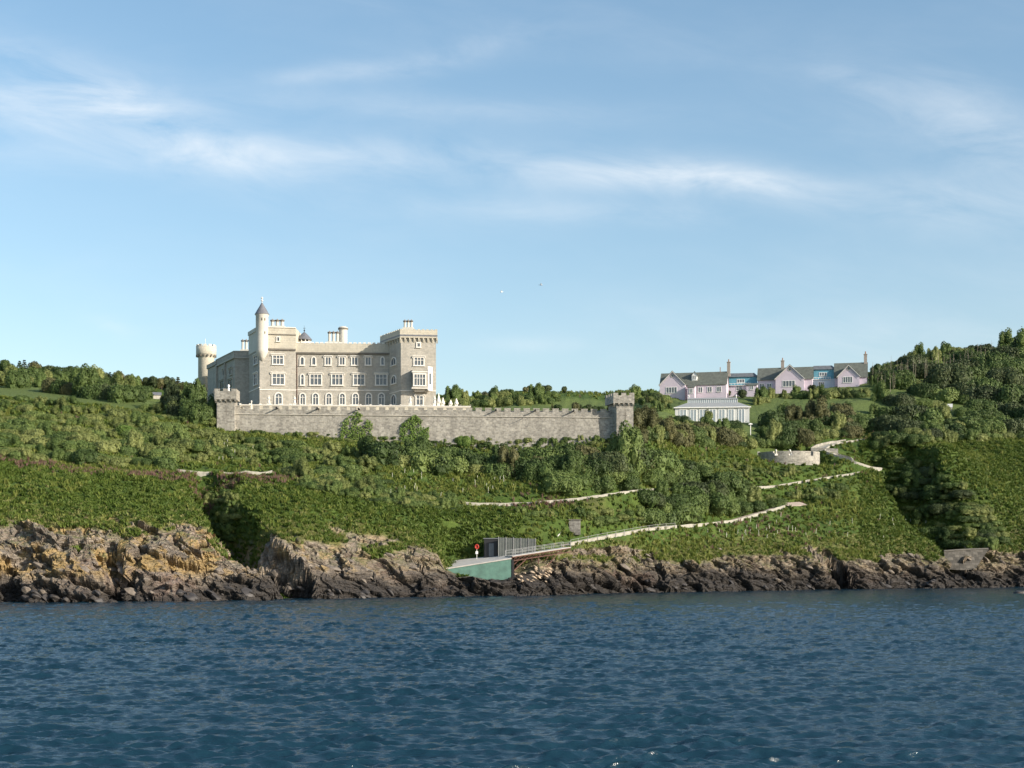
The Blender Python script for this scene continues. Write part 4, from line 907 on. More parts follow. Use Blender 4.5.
mb.build('glazing_bars', M['white'], la)
mb = MB(); mb.lathe(lx0+.3, D2/2, [(.12, rb-.2), (.12, rb+.5), (.25, rb+.7), (.05, rb+1.1)], 8); mb.build('finial', M['white'], gh)
mb = MB(); mb.lathe(lx1-.3, D2/2, [(.12, rb-.2), (.12, rb+.5), (.25, rb+.7), (.05, rb+1.1)], 8); mb.build('finial', M['white'], gh)

# ------------------------------------------------------------------ houses on the skyline
def gable_prism(mb, x0, x1, y0, y1, z0, ze, zr, axis='x', over=0.0):
    """house body with gabled top; ridge along axis"""
    if axis == 'x':
        ym = (y0+y1)/2; v = [(x0, y0, z0), (x1, y0, z0), (x1, y1, z0), (x0, y1, z0), (x0, y0, ze), (x1, y0, ze), (x1, y1, ze), (x0, y1, ze), (x0, ym, zr), (x1, ym, zr)]
        f = [[3, 2, 1, 0], [0, 1, 5, 4], [2, 3, 7, 6], [1, 2, 6, 9, 5], [3, 0, 4, 8, 7], [4, 5, 9, 8], [6, 7, 8, 9]]
    else:
        xm = (x0+x1)/2; v = [(x0, y0, z0), (x1, y0, z0), (x1, y1, z0), (x0, y1, z0), (x0, y0, ze), (x1, y0, ze), (x1, y1, ze), (x0, y1, ze), (xm, y0, zr), (xm, y1, zr)]
        f = [[3, 2, 1, 0], [1, 2, 6, 5], [3, 0, 4, 7], [0, 1, 5, 8, 4], [2, 3, 7, 9, 6], [5, 6, 9, 8], [7, 4, 8, 9]]
    mb.add(v, f)
def roof_slabs(mb, x0, x1, y0, y1, ze, zr, axis, ov=.4, th=.22):
    if axis == 'x':
        ym = (y0+y1)/2; k = (zr-ze)/(ym-y0)
        for ya, s_ in ((y0-ov, 1), (y1+ov, -1)):
            za = ze-k*ov; p = [(x0-ov, ya, za+.03), (x1+ov, ya, za+.03), (x1+ov, ym, zr+.03), (x0-ov, ym, zr+.03)]
            if s_ < 0: p = [p[1], p[0], p[3], p[2]]
            mb.hexa(p+[(a, b, c+th) for a, b, c in p])
    else:
        xm = (x0+x1)/2; k = (zr-ze)/(xm-x0)
        for xa, s_ in ((x0-ov, 1), (x1+ov, -1)):
            za = ze-k*ov; p = [(xa, y1, za+.03), (xa, y0-ov, za+.03), (xm, y0-ov, zr+.03), (xm, y1, zr+.03)]
            if s_ < 0: p = [p[1], p[0], p[3], p[2]]
            mb.hexa(p+[(a, b, c+th) for a, b, c in p])
def small_window(x, z, w_, h, y, parent, n=2, wm='white'):
    b = MB(); b.box(x-w_/2-.12, x+w_/2+.12, y-.12, y-.004, z+h, z+h+.14); b.box(x-w_/2-.12, x+w_/2+.12, y-.18, y-.004, z-.16, z)
    for i in range(n+1): xx = x-w_/2+w_*i/n; b.box(xx-.08, xx+.08, y-.1, y-.004, z+.002, z+h-.002)
    o = b.build('window', M[wm], parent); b = MB(); b.box(x-w_/2+.082, x+w_/2-.082, y-.04, y-.006, z+.003, z+h-.003); b.build('pane', M['glass'], o); return o
def round_window(x, z, r, y, parent):
    b = MB(); n = 14; v = []; 
    for rr, yy in ((r, y-.1), (r*.7, y-.1), (r, y-.004), (r*.7, y-.004)): v += [(x+rr*math.cos(2*math.pi*i/n), yy, z+rr*math.sin(2*math.pi*i/n)) for i in range(n)]
    f = []
    for i in range(n): j = (i+1) % n; f += [[i, n+i, n+j, j], [i, j, 2*n+j, 2*n+i], [n+j, n+i, 3*n+i, 3*n+j]]
    b.add(v, f); o = b.build('round_window', M['coping'], parent)
    b = MB(); b.add([(x+r*.7*math.cos(2*math.pi*i/n), y-.04, z+r*.7*math.sin(2*math.pi*i/n)) for i in range(n)], [list(range(n))]); b.build('pane', M['glass'], o)
def chimney(x, y, z0, z1, parent, w_=1.1, n=1):
    b = MB(); b.box(x-w_/2, x+w_/2, y-.5, y+.5, z0, z1-.3); b.box(x-w_/2-.12, x+w_/2+.12, y-.62, y+.62, z1-.298, z1-.05); c_ = b.build('chimney', M['brick'], parent)
    b = MB(); b.lathe(x, y, [(.24, z1-.05), (.18, z1+.8), (.24, z1+.82), (.2, z1+.9)], 8); b.build('chimney_pot', M['pot'], c_)
def house(label, pxc, Y, pbase, ang, px0, px1, pridge, peave, wing, chim, extra=None, mat='pink'):
    """main range px0..px1, ridge along it; wing = (px0, px1, apex py, eave py)"""
    x_c = X(pxc, Y); zb = Z(pbase, Y); h = empty('pink_house', (x_c, Y, zb), rz=R(ang), label=label, cat='house'); sc_ = Y/F
    ca = math.cos(R(ang)); lx = lambda px: (px-pxc)*sc_/ca; lz = lambda py: (pbase-py)*sc_
    D = 8.5; b = MB(); gable_prism(b, lx(px0), lx(px1), 0, D, -3, lz(peave), lz(pridge)-.25); b.build('wall', M[mat], h)
    b = MB(); roof_slabs(b, lx(px0), lx(px1), 0, D, lz(peave), lz(pridge)-.25, 'x', .3); b.build('roof', M['slategreen'], h)
    a, c_, pa, pe = wing; wx0, wx1 = lx(a), lx(c_); fr = -2.6
    b = MB(); gable_prism(b, wx0, wx1, fr, D*.5, -3.2, lz(pe), lz(pa)-.25, 'y'); wg = b.build('gabled_wing', M[mat], h)
    b = MB(); roof_slabs(b, wx0, wx1, fr, D*.5, lz(pe), lz(pa)-.25, 'y', .35); b.build('wing_roof', M['slategreen'], wg)
    b = MB(); k = (lz(pa)-lz(pe))/((wx1-wx0)/2); xm = (wx0+wx1)/2                          # pale barge boards
    for s_ in (-1, 1):
        xe = xm+s_*((wx1-wx0)/2+.35); ze = lz(pe)-k*.35-.2; p = [(xe, fr-.42, ze-.12), (xm, fr-.42, lz(pa)-.47), (xm, fr-.42, lz(pa)-.2), (xe, fr-.42, ze+.15)]
        if s_ > 0: p = [p[1], p[0], p[3], p[2]]
        q3 = p+[(x_, y_+.06, z_) for x_, y_, z_ in p]; b.add(q3, [[0, 1, 2, 3], [7, 6, 5, 4], [0, 4, 5, 1], [1, 5, 6, 2], [2, 6, 7, 3], [3, 7, 4, 0]])
    b.build('barge_board', M['offwhite'], wg)
    round_window(xm, (lz(pa)*.62+lz(pe)*.38), .62, fr, wg)
    small_window(xm-.3, lz(pbase)+1.0, (wx1-wx0)*.42, 1.9, fr, wg, 4)
    for cpx, py0, py1 in chim: chimney(lx(cpx), D/2, lz(py1), lz(py0), h)
    return h, lx, lz, D, fr
h1, lx, lz, D, fr = house('pink gabled house with a dormer, leftmost on the skyline', 690, 500, 396, -14, 661, 725, 371.0, 384.8, (661.5, 686, 371, 384.5), [(726.2, 361.4, 376)])
b = MB(); gable_prism(b, lx(694)-1.0, lx(694)+1.0, 1.2, 4, lz(381), lz(375.2), lz(371.2), 'y'); dm = b.build('dormer', M['white'], h1)
b = MB(); roof_slabs(b, lx(694)-1.0, lx(694)+1.0, 1.2, 4, lz(375.2), lz(371.2), 'y', .2, .12); b.build('dormer_roof', M['slategreen'], dm); small_window(lx(694), lz(379), 1.0, 1.3, 1.2, dm, 2)
for px in (700, 709, 718): small_window(lx(px), lz(392.5), 1.5, 1.7, 0, h1, 2)
b = MB(); b.box(lx(718)-.12, lx(718)+.12, D/2-.1, D/2+.1, lz(372), lz(366.5)); b.build('vent_pipe', M['pot'], h1)
h2, lx, lz, D, fr = house('pink house with wide gable in the middle of the skyline row', 788, 500, 390, -14, 759, 811, 365.8, 379, (776.5, 803.5, 365.3, 378.8), [(782.2, 358.6, 368)])
for px in (763, 770): small_window(lx(px), lz(388), 1.6, 1.7, 0, h2, 2)
h3, lx, lz, D, fr = house('pink house with a tall chimney, rightmost on the skyline', 850, 500, 386, -14, 835.5, 866, 361.2, 377, (838.5, 859, 365.3, 376.5), [(864.6, 352.8, 366)])
def flat_house(name, label, px0, px1, pt, pm, pb, Y, up, lowm, ang=-10):
    xc = X((px0+px1)/2, Y); h = empty(name, (xc, Y, Z(pb, Y)), rz=R(ang), label=label, cat='house'); w2 = (X(px1, Y)-X(px0, Y))/2/math.cos(R(ang)); s_ = Y/F
    z1, z2 = (pb-pm)*s_, (pb-pt)*s_
    b = MB(); b.box(-w2, w2, 0, 7, -3, z1); b.build('wall', M[lowm], h)
    b = MB(); b.box(-w2+.05, w2-.05, .15, 7, z1+.002, z2); u = b.build('upper_storey', M[up], h)
    b = MB(); b.prism([(-w2-.3, -.3), (w2+.3, -.3), (w2+.3, 7.2), (-w2-.3, 7.2)], z2+.002, z2+.3, [(-w2+1.2, 1.6), (w2-1.2, 1.6), (w2-1.2, 5.4), (-w2+1.2, 5.4)]); b.v = [(x, y, z+(1.3 if (abs(x) < w2-1 and z > z2+.2) else 0)) for x, y, z in b.v]; b.build('roof', M['slate'], h)
    small_window(0, (z1+z2)/2-.55, 2.6, 1.1, .15, u, 3); small_window(-.6, .9, 2.0, 1.7, 0, h, 3)
    b = MB(); b.box(-w2*.95, w2*.6, -.5, -.42, z1+.5, z1+.62)
    for i in range(9): x_ = -w2*.95+(w2*1.55)*i/8; b.box(x_-.05, x_+.05, -.5, -.43, z1-.1, z1+.499)
    b.box(-w2*.95, w2*.6, -.55, -.004, z1-.22, z1-.1); b.build('balcony_rail', M['white'], h)
    return h
flat_house('blue_house', 'blue clad house between the left and middle pink houses', 724.5, 757, 377, 385, 393, 506, 'blue', 'pink')
flat_house('blue_house', 'blue and pale blue house between the middle and right pink houses', 811, 835, 369.5, 379, 389.5, 505, 'blue', 'paleblue')
# pink boundary buildings right of houses 1 and 2
def annex(label, px0, px1, pt, pb, Y):
    w2 = (X(px1, Y)-X(px0, Y))/2; h = empty('lean_to', (X((px0+px1)/2, Y), Y, Z(pb, Y)), rz=R(-14), label=label, cat='shed'); z = (pb-pt)*Y/F
    b = MB(); b.prism([(-w2, 0), (w2, 0), (w2, 4), (-w2, 4)], -3, [z-.5, z-.5, z+.6, z+.6]); b.build('wall', M['pink'], h)
    b = MB(); b.prism([(-w2-.2, -.25), (w2+.2, -.25), (w2+.2, 4.1), (-w2-.2, 4.1)], [z-.49, z-.49, z+.62, z+.62], [z-.3, z-.3, z+.8, z+.8]); b.build('roof', M['slategreen'], h); small_window(0, .7, 1.2, 1.4, 0, h, 2)
annex('low pink lean-to right of the dormered house gable', 687.5, 694.5, 386, 395, 495); annex('low pink lean-to beside the middle pink house', 746.5, 757, 384, 391.5, 496)

# ------------------------------------------------------------------ slip, jetty, store
Ys = 280.0
def P3(px, py, Y): return (X(px, Y), Y, Z(py, Y))
slip = empty('slipway', (X(490, Ys), Ys, 0), label='concrete slip with green painted side wall sloping down to the rocks', cat='slipway')
inv = lambda v: [(x-X(490, Ys), y-Ys, z) for x, y, z in v]
tl, tr = P3(447, 568.6, Ys), P3(511.4, 558.2, Ys+1.5)
tl2, tr2 = (tl[0]+.5, tl[1]+11, tl[2]+1.5), (tr[0]-1.5, tr[1]+9, tr[2]+.75)
b = MB(); v = [(tl[0], tl[1], -1.5), (tr[0], tr[1], -1.5), (tr2[0], tr2[1], -1.5), (tl2[0], tl2[1], -1.5), (tl[0], tl[1], tl[2]-.16), (tr[0], tr[1], tr[2]-.16), (tr2[0], tr2[1], tr2[2]-.16), (tl2[0], tl2[1], tl2[2]-.16)]
b.hexa(inv(v)); b.build('side_wall', M['greenpaint'], slip)
b = MB(); lo = [(tl[0]-.2, tl[1]-.15, tl[2]-.158), (tr[0]+.05, tr[1]-.15, tr[2]-.158), (tr2[0]+.05, tr2[1], tr2[2]-.158), (tl2[0]-.2, tl2[1], tl2[2]-.158)]
b.hexa(inv(lo+[(x, y, z+.22) for x, y, z in lo])); b.build('deck', M['concrete'], slip)
b = MB(); b.hexa(inv([(tr[0]+.06, tr[1]-.1, -1.5), (tr[0]+.5, tr[1]-.1, -1.5), (tr[0]+.5, tr[1]+9, -1.5), (tr[0]+.06, tr[1]+9, -1.5), (tr[0]+.06, tr[1]-.1, tr[2]-.3), (tr[0]+.5, tr[1]-.1, tr[2]-.3), (tr[0]+.5, tr[1]+9, tr[2]-.3), (tr[0]+.06, tr[1]+9, tr[2]-.3)])); b.build('end_pier', M['iron'], slip)
# jetty bridge
jt = empty('jetty', (0, 0, 0), label='rusty steel jetty ramp on raking struts, right of the green slip', cat='jetty')
a = np.array(P3(512.6, 556.2, 282.0)); c_ = np.array(P3(571, 547.2, 288.5)); dd = (c_-a)/np.linalg.norm((c_-a)[:2]); nx = np.array([-dd[1], dd[0], 0])
def slab(mb, p, q, w0, w1, z0, z1):
    p, q = np.array(p), np.array(q); v = [p+nx*w0, q+nx*w0, q+nx*w1, p+nx*w1]; mb.hexa([(x, y, z+z0) for x, y, z in v]+[(x, y, z+z1) for x, y, z in v])
b = MB(); slab(b, a, c_, 0, 3.2, -.1, .05); b.build('ramp_deck', M['concrete'], jt)
for w0 in (.1, 2.9):
    b = MB(); slab(b, a, c_, w0, w0+.18, -.32, -.102); slab(b, a, c_, w0, w0+.18, -1.05, -.9); n = 13; Lg = c_-a
    for i in range(n+1): p = a+Lg*i/n+nx*(w0+.09); b.bar(p+[0, 0, -.3], p+[0, 0, -1.0], .05, 4)
    for i in range(n): p = a+Lg*i/n+nx*(w0+.09); q2 = a+Lg*(i+1)/n+nx*(w0+.09); b.bar(p+[0, 0, -1.0], q2+[0, 0, -.3], .04, 4)
    b.build('girder', M['rust'], jt)
for (pa, pb, w_) in (((526, 561.5), (514.5, 570.5), .12), ((557, 556.2), (543.5, 571), .12), ((538.5, 560), (538.5, 572), .12), ((513.8, 560), (513.8, 574), .14)):
    t = (pa[0]-512.6)/(571-512.6); p = a+(c_-a)*t; p[2] -= 1.1; t2 = (pb[0]-512.6)/(571-512.6); q2 = a+(c_-a)*t2; q2[2] = Z(pb[1], q2[1])
    for w0 in (.2, 2.95): b = MB(); b.bar(p+nx*w0, q2+nx*w0, w_, 6); b.build('strut', M['rust'], jt)
for w0 in (.06, 3.1):
    b = MB(); Lg = c_-a; n = 6
    for i in range(n+1): p = a+Lg*i/n+nx*w0; b.bar(p, p+[0, 0, 1.15], .05, 5)
    for h in (1.12, .6): b.bar(a+nx*w0+[0, 0, h], c_+nx*w0+[0, 0, h], .035, 5)
    b.build('handrail', M['metalgrey'], jt)
# railing that goes on along the lower road
q_ = roads['lower']; nn = inward(q_); b = MB(); prev = None; rp = empty('roadside_railing', tuple(q_[0]), label='thin pale post-and-rail running up from the jetty along the lower road', cat='railing')
for i in range(0, min(len(q_), 26), 2):
    p = np.array([*(q_[i, :2]-nn[i]*.55), q_[i, 2]]); l_ = p-q_[0]; b.bar(l_+[0, 0, -.8], l_+[0, 0, 1.2], .055, 5)
    if prev is not None:
        for h in (1.15, .7): b.bar(prev+[0, 0, h], l_+[0, 0, h], .035, 5)
    prev = l_
b.build('rail', M['metalgrey'], rp)
# screen fence / container
st = empty('sheet_fence', (0, 0, 0), label='grey corrugated sheet fence standing on the slip deck', cat='fence')
Yf = 296.0
def sheet(pa, pb, ta, tb, ba, bb, Ya, Yb, mat, name, parent, th=.12):
    v = [P3(pa, ba, Ya), P3(pb, bb, Yb), (X(pb, Yb), Yb+th, Z(bb, Yb)), (X(pa, Ya), Ya+th, Z(ba, Ya)), P3(pa, ta, Ya), P3(pb, tb, Yb), (X(pb, Yb), Yb+th, Z(tb, Yb)), (X(pa, Ya), Ya+th, Z(ta, Ya))]
    b = MB(); b.hexa(v); return b.build(name, mat, parent)
sheet(498.6, 535.5, 537.4, 538.8, 557, 552.5, 287.5, 291.5, M['corr'], 'sheet_panel', st)
for i in range(6):
    t = i/5; px = 498.6+37*t; Yy = 287.5+4*t-.12; b = MB(); x_ = X(px, Yy); b.box(x_-.06, x_+.06, Yy-.08, Yy+.02, Z(557-4.5*t, Yy), Z(536.6+1.4*t, Yy)); b.build('fence_post', M['metalgrey'], st)
sh = empty('dark_store', (X(491, 289), 289, Z(557, 289)), label='black windowless store hut left of the corrugated fence', cat='hut')
b = MB(); w2 = X(498, 289)-X(491, 289); hh = Z(538, 289)-Z(557, 289); b.box(-w2, w2, 0, 3.5, -1, hh-.2); b.build('wall', M['iron'], sh); b = MB(); b.box(-w2-.15, w2+.15, -.15, 3.7, hh-.198, hh); b.build('roof', M['slate'], sh)
b = MB(); b.box(-w2*.3, w2*.4, -.05, -.003, -.2, hh*.72); b.build('door', M['slate'], sh)
# lifebuoy on its board
lb = empty('lifebuoy_stand', (X(476.8, 285), 285, Z(556, 285)), label='red lifebuoy on a white post, beside the black store', cat='lifebuoy')
b = MB(); b.bar((0, 0, -.8), (0, 0, 2.2), .07, 6); b.box(-.35, .35, -.06, .04, .5, 1.2); b.build('post', M['white'], lb)
lb.scale = (.72, .72, .8); b = MB(); n1_, n2_ = 18, 8; v = []; f = []
for i in range(n1_):
    a_ = 2*math.pi*i/n1_
    for j in range(n2_):
        c3 = 2*math.pi*j/n2_; r_ = .48+.17*math.cos(c3); v.append((r_*math.cos(a_), -.2+.12*math.sin(c3), 2.35+r_*math.sin(a_)))
for i in range(n1_):
    for j in range(n2_): f.append([i*n2_+j, ((i+1) % n1_)*n2_+j, ((i+1) % n1_)*n2_+(j+1) % n2_, i*n2_+(j+1) % n2_])
b.add(v, f); b.build('ring', M['red'], lb, True)
b = MB(); b.box(-.3, .3, -.1, -.05, 1.9, 2.8); b.build('backboard', M['red'], lb)
M['darkrubble'] = masonry('dark_rubble', (.26, .25, .22), (.13, .125, .11), (.2, .19, .17), .7, .35, .35)
# little winch hut on the slope, with its pale plank
hx, hY, hz = find(574, 528)
wh = empty('winch_hut', (hx, hY, hz), label='small grey stone hut on the slope above the jetty', cat='hut')
b = MB(); b.prism([(-1.2, -1.0), (1.3, -1.0), (1.5, 1.6), (-1.2, 1.6)], -1.5, 1.75); b.build('wall', M['darkrubble'], wh); b = MB(); b.box(-1.35, 1.6, -1.15, 1.75, 1.752, 1.9); b.build('roof_slab', M['darkstone'], wh); b = MB(); b.box(-1.22, -1.19, -.7, .6, -.2, 1.5); b.build('door_opening', M['iron'], wh)
px_, pY_, pz_ = find(559, 537); b = MB(); b.prism([(px_-.9, pY_-.3), (px_-.3, pY_-.5), (px_+1.1, pY_+1.6), (px_+.5, pY_+1.8)], [pz_+.0, pz_, pz_+1.7, pz_+1.7], [pz_+.12, pz_+.12, pz_+1.82, pz_+1.82]); tag(b.build('plank_ramp', M['offwhite']), 'pale plank leaning on the bank below the stone hut', 'plank')
# mast lamp
lx_, lY, lz_ = find(750.5, 441)
lm = empty('mast_lamp', (lx_, lY, lz_), label='white mast with a small lamp head, above the round battery', cat='lamp post')
hh = (441-423.5)/F*lY; b = MB(); b.bar((0, 0, -1), (0, 0, hh-.3), .14, 8, .1); b.build('pole', M['white'], lm); b = MB(); b.box(-.55, .55, -.2, .2, hh-.3, hh-.05); b.box(-.25, .25, -.15, .15, hh-.05, hh+.1); b.build('lamp_head', M['white'], lm)
# stone retaining wall above the right-hand shore
def shore_wall():
    pts = [find(x_, y_, 1.6) for x_, y_ in ((945, 566), (957, 567), (970, 566), (986, 563))]
    Yc = np.mean([p[1] for p in pts])+.6
    ro_ = empty('shore_wall', (X(966, Yc), Yc, 0), label='grey stone retaining wall among the rocks near the right edge', cat='wall')
    v = []
    top = [(944, 551.5), (956, 550.6), (970, 549.8), (988.5, 549.3)]; bot = [(946, 569), (957, 570), (968, 570), (975.5, 569)]
    b = MB()
    for i in range(3):
        lo = [P3(*bot[i], Yc-1.1), P3(*bot[i+1], Yc-1.1), P3(bot[i+1][0], bot[i+1][1], Yc+3), P3(bot[i][0], bot[i][1], Yc+3)]
        hi = [P3(*top[i], Yc), P3(*top[i+1], Yc), P3(top[i+1][0], top[i+1][1]-.4, Yc+3), P3(top[i][0], top[i][1]-.4, Yc+3)]
        b.hexa([(x-X(966, Yc), y-Yc, z) for x, y, z in lo+hi])
    b.build('wall_face', M['shorestone'], ro_)
    b = MB()
    for i in range(3):
        hi = [P3(*top[i], Yc-.15), P3(*top[i+1], Yc-.15), P3(top[i+1][0], top[i+1][1]-.4, Yc+.5), P3(top[i][0], top[i][1]-.4, Yc+.5)]
        b.hexa([(x-X(966, Yc), y-Yc, z+.01) for x, y, z in hi]+[(x-X(966, Yc), y-Yc, z+.25) for x, y, z in hi])
    b.build('coping', M['darkstone'], ro_)
M['shorestone'] = masonry('shore_wall_stone', (.18, .165, .14), (.07, .065, .055), (.03, .028, .025), 1.1, .7, .45)
shore_wall()
# white slabs high in the right-hand wood (a roof among the bushes)
sx_, sY_, sz_ = find(947, 409); rf = empty('roof_in_wood', (sx_, sY_, sz_), rz=R(-20), label='small white sided hut roof showing among the bushes on the right hill', cat='hut')
b = MB(); gable_prism(b, -1.5, 1.5, -1.3, 1.3, -2, .5, 1.5); b.build('wall', M['coping'], rf); b = MB(); roof_slabs(b, -1.5, 1.5, -1.3, 1.3, .5, 1.5, 'x', .3, .14); b.build('roof', M['offwhite'], rf)
sx_, sY_, sz_ = find(157, 398); cb = empty('white_cabin', (sx_, sY_, sz_), rz=R(15), label='small white and grey cabin half hidden by bushes left of the castle', cat='cabin')
b = MB(); gable_prism(b, -1.1, 1.1, -1.0, 1.0, -1, .9, 1.6); b.build('wall', M['coping'], cb); b = MB(); roof_slabs(b, -1.1, 1.1, -1.0, 1.0, .9, 1.6, 'x', .25, .14); b.build('roof', M['lead'], cb)
# two gulls high over the castle
for (px, py, Y, s_, lab) in ((541, 285, 190, 1, 'white gull gliding in the sky, the higher right one'), (501.5, 292, 210, -1, 'white gull gliding in the sky, the lower left one')):
    b = MB(); n = 8
    prof = [(.0, -.32), (.06, -.25), (.11, -.1), (.12, .05), (.08, .22), (.05, .32), (.0, .36)]
    v = []; f = []
    for r_, y_ in prof: v += [(r_*math.cos(2*math.pi*j/8), y_, r_*.9*math.sin(2*math.pi*j/8)) for j in range(8)]
    for a_ in range(len(prof)-1): f += [[a_*8+j, a_*8+(j+1) % 8, (a_+1)*8+(j+1) % 8, (a_+1)*8+j] for j in range(8)]
    b.add(v, f)
    for sd in (-1, 1):
        w_ = [(.05, -.12, .05), (.32, -.2, .2), (.68, -.02, .14), (.32, .02, .2), (.05, .12, .05)]; w_ = [(x*sd, y, z) for x, y, z in w_]
        b.add(w_+[(x, y, z+.025) for x, y, z in w_], [[0, 1, 3, 4], [1, 2, 3], [9, 8, 6, 5], [8, 7, 6], [0, 5, 6, 1], [1, 6, 7, 2], [2, 7, 8, 3], [3, 8, 9, 4]])
    b.add([(-.03, .3, 0), (.03, .3, 0), (.12, .55, .01), (-.12, .55, .01), (0, .3, .03)], [[0, 1, 2, 3], [4, 3, 2], [4, 2, 1], [4, 0, 3]])
    g_ = b.build('gull', M['white'], None, True); g_.location = (X(px, Y), Y, Z(py, Y)); g_.scale = (.62,)*3; g_.rotation_euler = (.1, .25*s_, 1.2*s_); tag(g_, lab, 'gull')

# ------------------------------------------------------------------ vegetation
# refresh the lookups with the finished ground
GY = GYf; GZ = GZf
def ico(sub=1):
    import bmesh
    bm = bmesh.new(); bmesh.ops.create_icosphere(bm, subdivisions=sub, radius=1); v = np.array([p.co[:] for p in bm.verts]); f = np.array([[q.index for q in p.verts] for p in bm.faces]); bm.free(); return v, f
ICO1 = ico(1); ICO2 = ico(2)
def leaf_quads(c_, nrm_, size, r):
    """quads (m,4,3) at centres c_, loosely facing nrm_"""
    m = len(c_); n = nrm_+r.normal(0, .5, (m, 3)); n /= np.linalg.norm(n, axis=1)[:, None]
    a = np.cross(n, r.normal(0, 1, (m, 3))); a /= np.linalg.norm(a, axis=1)[:, None]+1e-9; b = np.cross(n, a)
    s = size*(.6+.8*r.random(m))[:, None]; a = a*s; b = b*s*(.45+.3*r.random(m))[:, None]
    return np.stack([c_-a, c_-b*.9, c_+a, c_+b], 1)
def foliage_mesh(name, mat, seed, nl=9, spread=(1.0, 1.0), height=.62, leaf=.075, count=2000, style='round'):
    """a bush of half-width 1 m: lobes covered in leaf clumps over a ragged inner mass"""
    r = np.random.default_rng(seed); lob = []
    for i in range(nl):
        a = r.uniform(0, 6.283); d = math.sqrt(r.random())*(.55 if style != 'upright' else .62); rad = (r.uniform(.42, .6) if style != 'upright' else r.uniform(.3, .5))*(1-.3*d)
        zc = height*(1-.55*d*d)-rad*.75 if i > nl//3 else r.uniform(.05, .3)*height
        if style == 'upright': rad *= .72; zc = r.uniform(.1, 1.0)*height*1.1
        lob.append((d*math.cos(a), d*math.sin(a), max(.05, zc), rad, rad, rad*(.85 if style != 'upright' else 1.5)))
    lob = np.array(lob); Vs = []; Fs = []; nv = 0
    w_ = lob[:, 3]**2; w_ = (w_/w_.sum()*count).astype(int)+8
    for L_, k in zip(lob, w_):
        d = r.normal(0, 1, (k, 3)); d /= np.linalg.norm(d, axis=1)[:, None]; d[:, 2] = np.where(d[:, 2] < -.45, -d[:, 2], d[:, 2])
        rr = 1+.16*vnoise(d*3.2+L_[:3]*9, seed)+r.normal(0, .05, k)
        c_ = L_[:3]+d*L_[3:]*rr[:, None]; leaf_n = d*.7+np.array([0, 0, .3])
        ins = np.zeros(k, bool)
        for M_ in lob:
            if M_ is L_ or np.allclose(M_, L_): continue
            ins |= (((c_-M_[:3])/M_[3:])**2).sum(1) < .72
        c_ = c_[~ins & (c_[:, 2] > -.1)]; d = d[~ins & (L_[2]+d[:, 2]*L_[5]*rr > -.1)] if False else (c_-L_[:3])/L_[3:]
        if not len(c_): continue
        q = leaf_quads(c_, d, leaf, r); Vs.append(q.reshape(-1, 3)); n = len(q); Fs.append(np.arange(n*4).reshape(n, 4)+nv); nv += n*4
    # inner mass
    tri = []
    for L_ in lob:
        v = ICO1[0]*L_[3:]*.86*(1+.12*r.normal(0, 1, (len(ICO1[0]), 1)))+L_[:3]; Vs.append(v)
        for t in ICO1[1]: tri.append([int(i)+nv for i in t])
        nv += len(v)
    me = bpy.data.meshes.new(name); V_ = np.concatenate(Vs); faces = [list(map(int, f)) for F_ in Fs for f in F_]+tri
    me.from_pydata(V_.tolist(), [], faces); me.materials.append(mat); me.update(); return me
bush_mesh = {}
for tone, mt in FOL.items():
    bush_mesh[tone] = [foliage_mesh('bush_'+tone, mt, 100+i*7+len(tone)*31, nl=11 if i else 8, height=(.62, .78, .52)[i % 3], leaf=.047, count=4200) for i in range(3)]
    bush_mesh[tone+'_up'] = [foliage_mesh('shrub_'+tone, mt, 300+i*7+len(tone)*31, nl=15, height=.95, leaf=.045, count=3400, style='upright') for i in range(2)]
